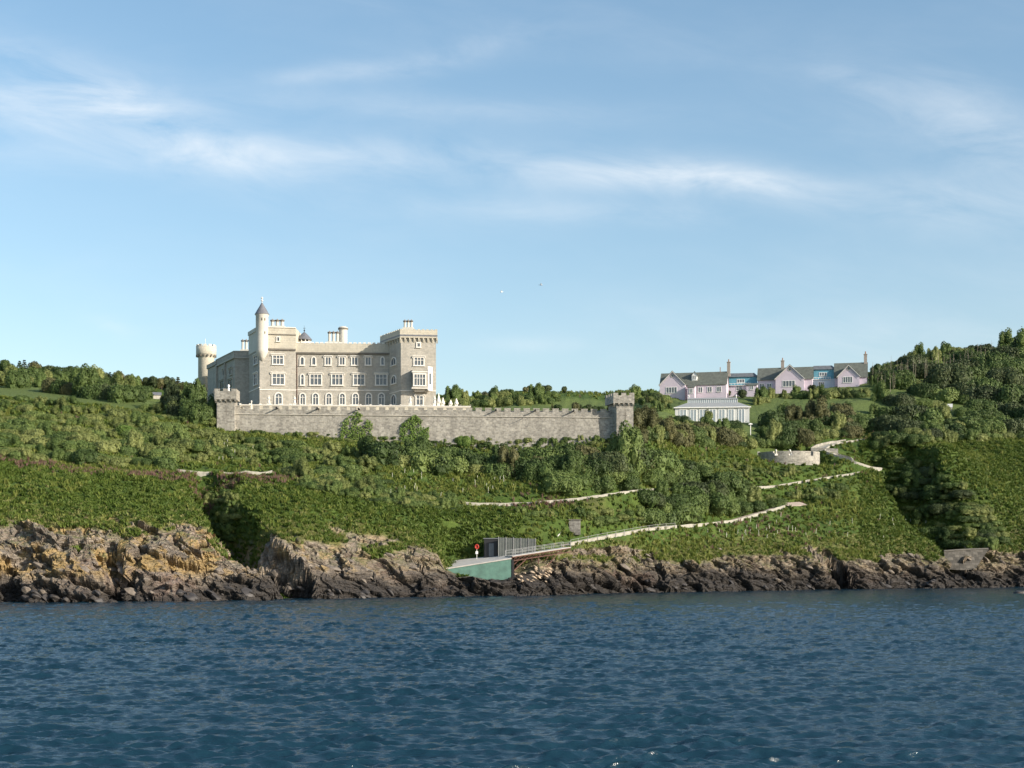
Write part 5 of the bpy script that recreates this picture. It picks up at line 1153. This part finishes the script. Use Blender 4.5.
# ---- where they stand: polygons in the picture, mean half width (m), height factor, tones, share of upright ones, wording
ZONES = [
 ('upper left slope', [(-130, 393), (60, 402), (130, 410), (205, 408), (214, 425), (120, 440), (-130, 428)], 1.9, .8, {'pale': 8, 'grey': 3, 'fresh': 1}, .1, 8.5),
 ('left slope hedge', [(-130, 428), (120, 440), (210, 432), (212, 470), (120, 465), (-130, 452)], 2.3, .9, {'pale': 6, 'grey': 4, 'deep': 1}, .05, 9),
 ('left hilltop wood', [(-130, 372), (60, 378), (110, 386), (190, 392), (196, 405), (110, 400), (60, 393), (-130, 386)], 3.0, 1.1, {'dark': 2, 'olive': 2, 'deep': 5}, .05, 8),
 ('slope under the left turret', [(215, 438), (300, 447), (345, 453), (380, 470), (390, 488), (300, 478), (260, 466), (215, 455)], 2.0, .8, {'deep': 2, 'pale': 4, 'grey': 3, 'olive': 1, 'fresh': 1}, .1, 9.5),
 ('foot of the terrace wall', [(240, 432), (330, 441), (440, 448), (540, 450), (636, 444), (636, 437), (540, 440), (440, 440), (330, 434)], .95, .8, {'deep': 4, 'grey': 2, 'dark': 1}, .3, 5.5),
 ('bank below the terrace wall', [(360, 456), (440, 461), (540, 462), (640, 455), (640, 470), (560, 480), (480, 474), (420, 468), (375, 462)], 3.5, 1.0, {'deep': 6, 'dark': 1, 'grey': 4, 'olive': 1}, .15, 8.5),
 ('big thicket in the middle', [(545, 462), (640, 452), (705, 470), (700, 482), (640, 486), (560, 490)], 3.6, .95, {'grey': 5, 'deep': 5}, .0, 15),
 ('hedge above the lower road', [(642, 497), (700, 490), (775, 489), (782, 502), (740, 516), (690, 521), (640, 522)], 3.1, 1.0, {'deep': 6, 'grey': 2, 'dark': 1}, .0, 11.5),
 ('hedge along the upper road', [(300, 479), (400, 492), (470, 503), (455, 510), (390, 504), (300, 488)], 1.4, .9, {'grey': 3, 'deep': 4}, .2, 5),
 ('brown scrub by the glasshouse', [(640, 428), (672, 424), (760, 424), (850, 416), (862, 440), (760, 446), (700, 446), (640, 440)], 2.9, 1.2, {'olive': 7, 'deep': 3}, .2, 7.5),
 ('hedge by the hairpin', [(782, 492), (845, 486), (838, 500), (790, 502)], 1.25, .9, {'deep': 4, 'grey': 2}, .2, 5.5),
 ('gardens before the pink houses', [(655, 399), (740, 397), (800, 395), (862, 392), (862, 400), (800, 402), (740, 405), (750, 410), (655, 410)], 1.9, 1.1, {'deep': 4, 'fresh': 1, 'olive': 2, 'dark': 3}, .3, 4.8),
 ('skyline behind the terrace', [(440, 401), (520, 398), (600, 396), (655, 394), (655, 402), (600, 398), (520, 405), (440, 408)], 2.3, 1.15, {'deep': 4, 'olive': 3, 'grey': 2, 'dark': 2}, .4, 6.5),
 ('right hill wood', [(862, 392), (900, 372), (940, 354), (985, 346), (1170, 350), (1170, 432), (960, 434), (890, 442), (862, 436), (800, 420), (830, 406)], 5.0, 1.05, {'deep': 6, 'dark': 5, 'grey': 2}, .0, 15),
 ('hilltop on the right', [(868, 380), (905, 362), (945, 350), (985, 345), (1170, 350), (1170, 358), (985, 352), (945, 358), (905, 370), (870, 390)], 3.2, 1.3, {'dark': 5, 'deep': 3}, .0, 8),
 ('edge of the right-hand wood', [(862, 436), (1000, 424), (1170, 420), (1170, 436), (1000, 438), (930, 444), (870, 448)], 2.2, .95, {'deep': 4, 'grey': 3}, .1, 6.5),
 ('bank round the battery', [(735, 462), (757, 468), (830, 470), (860, 478), (790, 484), (730, 486), (700, 478), (700, 462)], 1.1, .8, {'fresh': 5, 'grey': 2}, .7, 7),
 ('ravine on the right', [(868, 458), (900, 460), (950, 480), (985, 520), (990, 548), (940, 545), (905, 505), (880, 480)], 2.6, .6, {'dark': 4, 'deep': 4}, .1, 11),
 ('dip beside the jetty hut', [(520, 512), (568, 516), (640, 506), (640, 518), (560, 532), (520, 528)], 1.5, .8, {'deep': 4, 'dark': 2, 'olive': 2}, .2, 7),
 ('ridge right of the ravine', [(905, 462), (945, 474), (990, 510), (1010, 545), (995, 552), (965, 520), (930, 490), (905, 474)], 1.8, .8, {'deep': 6, 'grey': 3}, .0, 9),
 ('inlet side on the left', [(206, 492), (232, 492), (240, 515), (232, 540), (215, 530)], 1.3, .7, {'dark': 3, 'deep': 3}, .1, 6.5),
 ('bushes left of the castle', [(160, 398), (200, 404), (214, 418), (205, 425), (170, 412)], 2.6, 1.15, {'dark': 4, 'deep': 3}, .2, 7),
]
def inpoly(px, py, poly):
    c_ = False; j = len(poly)-1
    for i in range(len(poly)):
        if (poly[i][1] > py) != (poly[j][1] > py) and px < (poly[j][0]-poly[i][0])*(py-poly[i][1])/(poly[j][1]-poly[i][1])+poly[i][0]: c_ = not c_
        j = i
    return c_
def blocked(px, py, hw, up):
    """keep clear of the things that must show: (x0, y0, x1, y1) in the picture"""
    for x0, y0, x1, y1 in ((672, 396, 752, 418), (757, 446, 821, 461), (494, 515, 560, 560), (564, 515, 584, 529), (178, 464, 276, 476), (745, 424, 756, 436), (786, 498, 835, 507), (846, 461, 886, 477),
                           (-30, 387, 40, 391), (40, 393, 72, 398), (100, 401, 132, 406), (770, 398, 866, 408), (560, 393, 612, 400), (943, 400, 957, 410), (152, 388, 164, 400), (655, 360, 870, 390), (700, 512, 786, 528), (470, 500, 640, 507), (762, 480, 802, 491), (800, 468, 884, 484), (820, 436, 870, 458)):
        if px+hw > x0 and px-hw < x1 and py > y0 and py-up < y1: return True
    return False
rb = random.Random(11); bushes = []
for zn, poly, half, hf, tones, upr, sp in ZONES:
    x0, x1 = min(p[0] for p in poly), max(p[0] for p in poly); y0, y1 = min(p[1] for p in poly), max(p[1] for p in poly)
    pts = []; tl_ = [t for t, w_ in tones.items() for _ in range(w_)]
    for _ in range(2600):
        px, py = rb.uniform(x0, x1), rb.uniform(y0, y1)
        if not inpoly(px, py, poly): continue
        if any(((px-a)/sp)**2+((py-b)/(sp*.55))**2 < 1 for a, b in pts): continue
        s_ = half*rb.choice((.7, .85, 1, 1, 1.2, 1.4)); x, Y, z = find(px, py+1.0)
        if Y > 640: continue
        hw = s_*F/Y; up = hw*hf*.8
        if blocked(px, py, hw*.85, up*.8):
            s_ *= .5; hw *= .5; up *= .5
            if blocked(px, py, hw*.85, up*.8): continue
        pts.append((px, py)); tone = rb.choice(tl_); key = tone+('_up' if rb.random() < upr else '')
        bushes.append(dict(zone=zn, px=px, py=py, x=x, y=Y, z=z, s=s_, hf=hf*rb.uniform(.8, 1.2), tone=tone, key=key, mesh=rb.choice(bush_mesh[key]), rz=rb.uniform(-.4, .4)+rb.choice((0, math.pi)), big=hw))
# garden trees and dead standing stems come further down; the 300 bushes that show largest are things, the rest is one mass of scrub
bushes.sort(key=lambda b: -b['big']*(1 if -8 < b['px'] < 1032 else .01))
single, rest = bushes[:298], bushes[298:]
marks = [(0, 'left edge'), (40, 'far left lawn'), (80, 'left meadow'), (120, 'left upper lawn'), (155, 'white cabin'), (185, 'foot of the round tower'), (225, 'left wall turret'), (262, 'conical turret'), (304, 'castle cupola'), (343, 'round roof turret'), (375, 'right part of the main block'),
         (418, 'square tower'), (452, 'white cones'), (490, 'dark store'), (520, 'wall spout'), (550, 'jetty struts'), (575, 'stone hut'), (600, 'wall end'), (625, 'right wall turret'), (655, 'first house gable'), (690, 'dormer'), (726, 'first house chimney'), (750, 'white mast'), (783, 'middle chimney'), (811, 'battery end'),
         (835, 'right house'), (864, 'rightmost chimney'), (885, 'hairpin bend'), (915, 'ravine'), (947, 'hut roof in the wood'), (975, 'shore wall'), (1005, 'right edge rocks'), (1030, 'right edge')]
tone_w = {'pale': 'pale green', 'grey': 'grey-green', 'deep': 'green', 'olive': 'brownish', 'fresh': 'bright green', 'dark': 'dark green'}
ordw = ['topmost', 'second', 'third', 'fourth', 'fifth', 'sixth', 'seventh', 'eighth', 'ninth', 'tenth', 'eleventh', 'twelfth', 'thirteenth', 'fourteenth', 'fifteenth', 'sixteenth', 'seventeenth', 'eighteenth', 'nineteenth', 'twentieth', 'twenty-first', 'twenty-second', 'twenty-third', 'twenty-fourth']
cells = {}
for b in single:
    mk = min(marks, key=lambda m: abs(m[0]-b['px']))[1]; b['mk'] = mk; cells.setdefault((b['zone'], mk), []).append(b)
for (zn, mk), lst in cells.items():
    lst.sort(key=lambda b: b['py'])
    for i, b in enumerate(lst):
        b['ord'] = ('' if len(lst) == 1 else (ordw[min(i, 23)]+' ' if i == 0 else ordw[min(i, 23)]+' from top '))
for b in single:
    o = bpy.data.objects.new('tall_shrub' if b['key'].endswith('_up') else 'bush', b['mesh']); COL.objects.link(o)
    o.location = (b['x'], b['y'], b['z']-.12*b['s']); o.rotation_euler = (0, 0, b['rz']); o.scale = (b['s']*1.2, b['s'], b['s']*b['hf']*1.45)
    lab = f"{tone_w[b['tone']]} bush, {b['ord']}in line with {b['mk']}, {b['zone']}"
    if len(lab.split()) > 16: lab = f"{tone_w[b['tone']]} bush, {b['ord']}by {b['mk']}, {b['zone']}"
    tag(o, ' '.join(lab.split()[:16]), 'bush', 'bushes: '+b['zone'])
# ---- stuff by geometry nodes
def gn_scatter(name, pts, rots, scls, meshes, mats_fallback=None):
    src = bpy.data.collections.new(name+'_sources')
    for m_ in meshes: o = bpy.data.objects.new(m_.name, m_); src.objects.link(o)
    me = bpy.data.meshes.new(name); me.vertices.add(len(pts)); me.vertices.foreach_set('co', np.asarray(pts, np.float32).ravel())
    a = me.attributes.new('rot', 'FLOAT_VECTOR', 'POINT'); a.data.foreach_set('vector', np.asarray(rots, np.float32).ravel())
    a = me.attributes.new('scl', 'FLOAT_VECTOR', 'POINT'); a.data.foreach_set('vector', np.asarray(scls, np.float32).ravel())
    o = bpy.data.objects.new(name, me); COL.objects.link(o)
    g = bpy.data.node_groups.new(name, 'GeometryNodeTree'); g.interface.new_socket('Geometry', in_out='INPUT', socket_type='NodeSocketGeometry'); g.interface.new_socket('Geometry', in_out='OUTPUT', socket_type='NodeSocketGeometry')
    gi = g.nodes.new('NodeGroupInput'); go = g.nodes.new('NodeGroupOutput'); ip = g.nodes.new('GeometryNodeInstanceOnPoints'); ci = g.nodes.new('GeometryNodeCollectionInfo')
    ci.inputs[0].default_value = src; ci.inputs['Separate Children'].default_value = True; ci.inputs['Reset Children'].default_value = True
    ra_ = g.nodes.new('GeometryNodeInputNamedAttribute'); ra_.data_type = 'FLOAT_VECTOR'; ra_.inputs[0].default_value = 'rot'
    sa = g.nodes.new('GeometryNodeInputNamedAttribute'); sa.data_type = 'FLOAT_VECTOR'; sa.inputs[0].default_value = 'scl'
    rv = g.nodes.new('FunctionNodeRandomValue'); rv.data_type = 'INT'; rv.inputs['Max'].default_value = len(meshes)-1 if 'Max' in rv.inputs else 0
    for inp in rv.inputs:
        if inp.name == 'Max' and inp.type == 'INT': inp.default_value = len(meshes)-1
        if inp.name == 'Min' and inp.type == 'INT': inp.default_value = 0
    oi_ = [x for x in rv.outputs if x.type == 'INT'][0]
    ip.inputs['Pick Instance'].default_value = True
    g.links.new(gi.outputs[0], ip.inputs['Points']); g.links.new(ci.outputs[0], ip.inputs['Instance']); g.links.new(oi_, ip.inputs['Instance Index'])
    g.links.new(ra_.outputs[0], ip.inputs['Rotation']); g.links.new(sa.outputs[0], ip.inputs['Scale']); g.links.new(ip.outputs[0], go.inputs[0])
    md = o.modifiers.new('scatter', 'NODES'); md.node_group = g; return o
if rest:
    allm = []; 
    for tone_k in ('grey', 'deep', 'pale', 'grey_up', 'pale_up'): allm += bush_mesh[tone_k][:2]
    o = gn_scatter('scrub', [(b['x'], b['y'], b['z']-.12*b['s']) for b in rest], [(0, 0, b['rz']) for b in rest], [(b['s']*1.3, b['s'], b['s']*b['hf']*1.25) for b in rest], allm); tag(o, 'smaller bushes and scrub filling the gaps on the green slopes', 'scrub', kind='stuff')
print('BUSHES', len(bushes), len(single), len(rest))
# ---- tufts of grass, bracken and flowers over the open slopes
def tuft_mesh(name, mat, seed, n=16, h=.55, w_=.09, spread=.34, lean=.35, cap=None):
    r = np.random.default_rng(seed); v = []; f = []
    for i in range(n):
        a = r.uniform(0, 6.283); d = r.uniform(0, spread); b0 = np.array([d*math.cos(a), d*math.sin(a), -.05]); t = r.uniform(0, 6.283); hh = h*r.uniform(.6, 1.2); ln = np.array([r.normal(0, lean), r.normal(0, lean), 0])*hh
        s_ = np.array([math.cos(t), math.sin(t), 0])*w_*r.uniform(.7, 1.4); k = len(v); top = b0+ln+[0, 0, hh]; mid_ = b0+ln*.35+[0, 0, hh*.55]
        v += [b0-s_*.5, b0+s_*.5, mid_+s_, top, mid_-s_]; f.append([k, k+1, k+2, k+3, k+4])
    me = bpy.data.meshes.new(name); me.from_pydata([tuple(p) for p in v], [], f); me.materials.append(mat); me.update(); return me
vis = (SEG > 2.45) & (SEG < 8.05) & (PXG.reshape(NR, NC) > -170) & (PXG.reshape(NR, NC) < 1220) & (rockw < .45) & (flat < .3)
vis &= ~((np.abs(SEG-6.0) < 1.0) & (PXG.reshape(NR, NC) > 208) & (PXG.reshape(NR, NC) < 642))
lawnmask = lw.reshape(NR, NC) > .5; vis &= ~lawnmask
cellA = np.zeros((NR, NC)); e1 = G3[:-1, 1:]-G3[:-1, :-1]; e2 = G3[1:, :-1]-G3[:-1, :-1]; cellA[:-1, :-1] = np.linalg.norm(np.cross(e1, e2), axis=-1)
wA = (cellA*vis*np.where(SEG > 6, .12, 1)).ravel(); tot_a = wA.sum(); rr = np.random.default_rng(21)
def scatter_pts(n, weight):
    pr_ = (wA*weight).cumsum(); pr_ /= pr_[-1]; k = np.searchsorted(pr_, rr.random(n)); p = Pn[k]+rr.normal(0, .12, (n, 3))*[1, 1, 0]; return p, k
def tufts(name, n, weight, meshes, smin, smax, label, cat):
    p, k = scatter_pts(n, weight); s_ = rr.uniform(smin, smax, n); rot = np.c_[rr.normal(0, .12, n), rr.normal(0, .12, n), rr.uniform(0, 6.28, n)]
    o = gn_scatter(name, p, rot, np.c_[s_, s_, s_*rr.uniform(.8, 1.25, n)], meshes); tag(o, label, cat, kind='stuff')
patch = sm(-.25, .35, fbm(Pn*[.09, .09, .05]+33, 4, 91))
bmask = ((SG < 4.0) & (PXG < 520)).astype(float)+.25; rmask = ((PXG > 860) & (SG < 5)).astype(float)
wild = ((SG > 3.9) | ((PXG > 520) & (PXG < 880))).astype(float)
tufts('bracken', 37000, np.clip(bmask+rmask, 0, 1.3)*(1.2-patch*.5), [tuft_mesh('bracken_tuft', M['bracken'], s, n=16, h=.5, w_=.13, spread=.42, lean=.6) for s in (1, 2, 3)], .7, 1.5, 'bright green bracken covering the slopes above the cliffs', 'bracken')
tufts('meadow_grass', 27000, (.5+wild)*(.12+patch), [tuft_mesh('grass_tuft', M['meadow'], s, n=15, h=.7, w_=.07, spread=.35, lean=.35) for s in (4, 5)], .6, 1.4, 'long yellow-green grass between the bushes', 'grass')
tufts('dry_grass', 9000, np.exp(-((SG-3.0)/.22)**2)*1.0+.04*patch, [tuft_mesh('pale_tuft', M['palegrass'], s, n=12, h=.45, w_=.07, spread=.35, lean=.45) for s in (6, 7)], .6, 1.2, 'pale dry grass along the top of the cliffs', 'grass')
pk = np.exp(-((SG-3.94)/.06)**2)*(PXG < 300)*1.0 + np.exp(-((PXG-545)/28)**2-((SG-4.1)/.12)**2)*.8+np.exp(-((PXG-760)/60)**2-((SG-3.35)/.16)**2)*.12+np.exp(-((PXG-930)/60)**2-((SG-5.0)/.08)**2)*.4+.004*wild
tufts('pink_wildflowers', 2200, pk, [tuft_mesh('flower_tuft', M['pinkflower'], s, n=10, h=.85, w_=.05, spread=.3, lean=.2) for s in (8, 9)], .7, 1.3, 'pinkish flower spikes in bands along the slope', 'wildflowers')

# ---- trees on the skylines: trunk and crown
def crown_mesh(kind, tone, seed):
    r = np.random.default_rng(seed)
    if kind == 'pine':
        Vs = []; Fs = []; nv = 0
        for lvl in range(9):
            zl = .25+lvl*.085; rad = .34*(1-lvl/9.6); k = 110-lvl*8; a = r.uniform(0, 6.283, k); d = rad*np.sqrt(r.random(k)); c_ = np.stack([d*np.cos(a), d*np.sin(a), zl-d*.25+r.normal(0, .015, k)], 1)
            q = leaf_quads(c_, np.array([0, 0, 1.])+c_*[1, 1, 0], .042, r); Vs.append(q.reshape(-1, 3)); Fs.append(np.arange(k*4).reshape(k, 4)+nv); nv += k*4
        me = bpy.data.meshes.new('pine_crown'); me.from_pydata(np.concatenate(Vs).tolist(), [], np.concatenate(Fs).tolist()); me.materials.append(FOL[tone]); me.update(); return me
    me = foliage_mesh('crown', FOL[tone], seed, nl=10, height=.9, leaf=.07, count=1500); me.transform(__import__('mathutils').Matrix.Diagonal((.42, .42, .62, 1))); me.transform(__import__('mathutils').Matrix.Translation((0, 0, .32))); return me
def trunk_mesh(seed):
    r = random.Random(seed); b = MB(); b.bar((0, 0, -.1), (.02, .01, .5), .03, 7, .018)
    for i in range(5): a = r.uniform(0, 6.28); z = r.uniform(.28, .5); b.bar((.01, 0, z), (.2*math.cos(a), .2*math.sin(a), z+r.uniform(.12, .25)), .012, 5, .005)
    b.bar((.02, .01, .49), (.0, .0, .85), .018, 6, .006)
    me = bpy.data.meshes.new('trunk'); me.from_pydata(b.v, [], b.f); me.materials.append(M['bark']); me.update(); return me
trk = [trunk_mesh(i) for i in range(3)]; cr = {(k, t): [crown_mesh(k, t, 500+i*3+len(t)) for i in range(2)] for k in ('round', 'pine') for t in ('dark', 'olive', 'deep')}
tree_spots = []
def trow(px0, px1, n, py0, py1, h0, h1, where, kinds, tones, jit=3):
    for i in range(n):
        t = (i+.5)/n; tree_spots.append((px0+(px1-px0)*t+rb.uniform(-jit, jit), py0+(py1-py0)*t+rb.uniform(-.8, .8), rb.uniform(h0, h1), where, rb.choice(kinds), rb.choice(tones), i, n))
trow(0, 195, 26, 373, 393, 4.5, 6.5, 'left skyline', ('round', 'round', 'round', 'pine'), ('dark', 'olive', 'deep'))
trow(520, 656, 22, 393, 390, 3.0, 4.6, 'skyline right of the castle', ('round', 'round', 'pine'), ('dark', 'deep', 'olive'))
trow(445, 515, 8, 402, 398, 3, 5, 'skyline beside the castle', ('round',), ('deep', 'olive'))
trow(872, 1020, 20, 376, 344, 4.0, 6.0, 'right hilltop', ('round',), ('dark', 'dark', 'deep'))
for px, py, h_ in ((775, 391, 5.4), (742, 398, 4.2), (812, 392, 3.8), (657, 386, 3.6), (728, 397, 3.5)): tree_spots.append((px, py, h_, 'gardens of the skyline houses', 'round', 'dark', 0, 1))
for (px, py, h_, where, kd, tn, i, n) in tree_spots:
    x, Y, z = find(px, py)
    if Y > 640: Y = 560; x = X(px, Y); z = Z(py, Y)
    mk = min(marks, key=lambda m: abs(m[0]-px))[1]
    pos = f"tree {ordw[i] if i < 18 and i else 'first' if i == 0 else 'number'} " if False else ''
    nm_ = ['first', 'second', 'third', 'fourth', 'fifth', 'sixth', 'seventh', 'eighth', 'ninth', 'tenth', 'eleventh', 'twelfth', 'thirteenth', 'fourteenth', 'fifteenth', 'sixteenth', 'seventeenth', 'eighteenth', 'nineteenth', 'twentieth', 'twenty-first', 'twenty-second', 'twenty-third', 'twenty-fourth', 'twenty-fifth', 'twenty-sixth', 'twenty-seventh'][i]
    lab = f"{nm_} from the left of the {tone_w[tn]} trees on the {where}" if n > 1 else f"dark round garden tree in line with {mk}"
    r_ = empty('pine_tree' if kd == 'pine' else 'tree', (x, Y, z-.2*h_), rb.uniform(0, 6.28), lab.replace('of the '+tone_w[tn]+' trees', 'of the trees'), 'tree', 'trees on the '+where); r_.scale = (h_, h_, h_)
    for nm2, me in (('trunk', rb.choice(trk)), ('crown', rb.choice(cr[(kd, tn)]))): c2 = bpy.data.objects.new(nm2, me); COL.objects.link(c2); c2.parent = r_
# ---- bare standing stems in the right-hand wood and pale stakes on the slopes
def stem_mesh(seed):
    r = random.Random(seed); b = MB(); b.bar((0, 0, -.1), (.03, .02, .55), .012, 5, .009); b.bar((.03, .02, .549), (-.02, .03, 1), .009, 5, .003)
    for i in range(7): a = r.uniform(0, 6.28); z = r.uniform(.3, .9); b.bar((.01, .02, z), (.01+.09*math.cos(a), .02+.09*math.sin(a), z+.1), .004, 4, .002)
    me = bpy.data.meshes.new('bare_stem'); me.from_pydata(b.v, [], b.f); me.materials.append(M['deadwood']); me.update(); return me
M['deadwood'] = plain('bleached_dead_wood', (.30, .26, .20), .95, .2, 2)
sm_ = [stem_mesh(i) for i in range(3)]
k = 0
for (x0, x1, y0, y1, n) in ((874, 905, 392, 378, 11), (905, 950, 376, 366, 12), (950, 1000, 364, 356, 11), (868, 900, 378, 370, 5)):
    for i in range(n):
        px = x0+(x1-x0)*(i+.5)/n+rb.uniform(-1.5, 1.5); py = y0+(y1-y0)*(i+.5)/n+rb.uniform(1, 7); x, Y, z = find(px, py)
        o = bpy.data.objects.new('bare_tree', rb.choice(sm_)); COL.objects.link(o); o.location = (x, Y-3, z+.5); h_ = rb.uniform(4.5, 7); o.scale = (h_, h_, h_); o.rotation_euler = (0, 0, rb.uniform(0, 6.28)); k += 1
        tag(o, 'thin bare pale stem standing up among the bushes of the right hilltop', 'dead tree', 'bare stems on the right hilltop')
stk = MB(); stk.bar((0, 0, -.2), (.02, 0, 1), .06, 5, .05); stk.bar((.02, 0, .99), (.02, 0, 1.06), .05, 5, .01)
sme = bpy.data.meshes.new('stake'); sme.from_pydata(stk.v, [], stk.f); M['stake'] = plain('pale_tree_guard', (.52, .52, .42), .8, .1, 3); sme.materials.append(M['stake']); sme.update()
for (x0, y0, x1, y1, n, wh_) in ((215, 442, 268, 464, 34, 'slope under the left turret'), (380, 472, 470, 498, 20, 'slope above the upper road'), (740, 515, 930, 542, 30, 'slope below the hairpin'), (700, 522, 780, 540, 12, 'slope below the lower road'), (470, 478, 520, 496, 10, 'green bank above the upper road')):
    for i in range(n):
        px, py = rb.uniform(x0, x1), rb.uniform(y0, y1); x, Y, z = find(px, py); h_ = rb.uniform(.6, 1.25)
        o = bpy.data.objects.new('tree_stake', sme); COL.objects.link(o); o.location = (x, Y, z); o.scale = (1, 1, h_*1.2); o.rotation_euler = (rb.uniform(-.12, .12), rb.uniform(-.15, .15), 0)
        tag(o, 'small pale stake standing in the grass on the '+wh_, 'stake', 'pale stakes on the '+wh_)
# ---- climbers on the terrace wall and the round shrub at its foot
def climber(x0, x1, y0, y1, label, seed, n=1500, tone='fresh', ragged=.6):
    r = np.random.default_rng(seed); px = r.uniform(x0, x1, n*3); py = r.uniform(y0, y1, n*3); u = (px-x0)/(x1-x0)
    nz = fbm(np.stack([px*.22, py*.16, px*0], 1), 4, seed); topl = y0+(y1-y0)*.35*np.abs(u-.5)*2; keep = (nz > -.1+ragged*.25*(1-(py-y0)/(y1-y0))-.12)&(py > topl); px, py = px[keep][:n], py[keep][:n]
    Yw = np.array([fwv.Y(a) for a in px]); zz_ = Z(py, Yw); bat_ = np.clip((fwv.z(300, 416)-zz_)/12, 0, 1)*.45; out_ = .16+r.random(len(px))*.45
    c_ = np.stack([X(px, Yw), Yw-bat_-out_, zz_], 1); q = leaf_quads(c_, np.tile([[.2, -1, .4]], (len(c_), 1)), .22, r); m_ = len(q)
    o = fast_mesh('climbing_plant', q.reshape(-1, 3), np.arange(m_*4).reshape(m_, 4), FOL[tone], smooth=False); tag(o, label, 'climber')
climber(341, 373, 411, 446, 'ragged light green climber on the wall under the round roof turret', 31, 1300)
climber(400, 429, 414, 448, 'light green climber hanging over the wall under the square tower', 32, 1500, 'fresh', .2)
climber(205, 240, 424, 436, 'low creeper at the foot of the left wall turret', 33, 500, 'deep', .1)
xx, YY_ = X(464, 337), 336.3; o = bpy.data.objects.new('round_shrub', bush_mesh['fresh'][0]); COL.objects.link(o); o.location = (xx, YY_, Z(445, YY_)); o.scale = (2.2, 1.4, 3.4); tag(o, 'bright green round shrub alone against the terrace wall', 'shrub')
# ---- loose rocks along the shore
def rock_mesh(seed):
    import bmesh
    r = np.random.default_rng(seed); bm = bmesh.new(); pts = r.normal(0, 1, (16, 3)); pts /= np.linalg.norm(pts, axis=1)[:, None]; pts *= [1, .8, .6]; pts *= r.uniform(.8, 1.1, (16, 1))
    for p in pts: bm.verts.new(p)
    bmesh.ops.convex_hull(bm, input=bm.verts); bmesh.ops.bevel(bm, geom=[e_ for e_ in bm.edges], offset=.06, segments=1, affect='EDGES')
    me = bpy.data.meshes.new('rock'); bm.to_mesh(me); bm.free(); return me
M['rock'] = plain('shore_rock', (.16, .135, .11), .9, .45, 1.2, bump=.8); M['wetrock'] = plain('wet_shore_rock', (.045, .04, .037), .6, .4, 1.2, bump=.8); M['debris'] = plain('pale_rubble', (.36, .28, .2), .9, .4, .9, bump=.6)
rk = [rock_mesh(i) for i in range(8)]; rkw = [m_.copy() for m_ in rk]; rkd = [m_.copy() for m_ in rk[:4]]
for m_ in rk: m_.materials.append(M['rock'])
for m_ in rkw: m_.materials.append(M['wetrock'])
for m_ in rkd: m_.materials.append(M['debris'])
def rock(px, py, s_, meshes, label, group, dy=0):
    x, Y, z = find(px, py, 1.95); o = bpy.data.objects.new('rock', rb.choice(meshes)); COL.objects.link(o); o.location = (x, Y+dy, z+s_*.1); o.scale = (s_*rb.uniform(.9, 1.5), s_, s_*rb.uniform(.7, 1.1)); o.rotation_euler = (rb.uniform(-.3, .3), R(30)+rb.uniform(-.25, .25), rb.uniform(-.6, .6)); tag(o, label, 'rock', group)
for i in range(150):
    px = rb.uniform(0, 1024); wy = float(np.interp(px, KX, np.insert(w_py, 11, w_py[11])))
    if 445 < px < 560: continue
    lo = rb.random() < .55; py = wy-rb.uniform(0, 9) if lo else wy-rb.uniform(9, 42)
    rock(px, py, rb.uniform(.45, 1.5)*(.8 if px > 300 else 1.0), rkw if lo else rk, ('dark wet rock at the waterline, in line with the ' if lo else 'grey-brown rock on the cliff, in line with the ')+min(marks, key=lambda m: abs(m[0]-px))[1], 'wet rocks along the waterline' if lo else 'loose rocks on the shore cliff')
for i in range(46): px = rb.uniform(514, 552); rock(px, rb.uniform(566, 582), rb.uniform(.25, .6), rkd, 'pale orange-brown rubble block under the jetty', 'rubble under the jetty')
o = bpy.data.objects.new('sea_rock', rkw[2]); COL.objects.link(o); Yr_ = H*F/(593.5-HY); o.location = (X(1021, Yr_), Yr_, .0); o.scale = (2.6, 1.4, 1.2); tag(o, 'lone dark rock in the water at the right edge', 'rock')
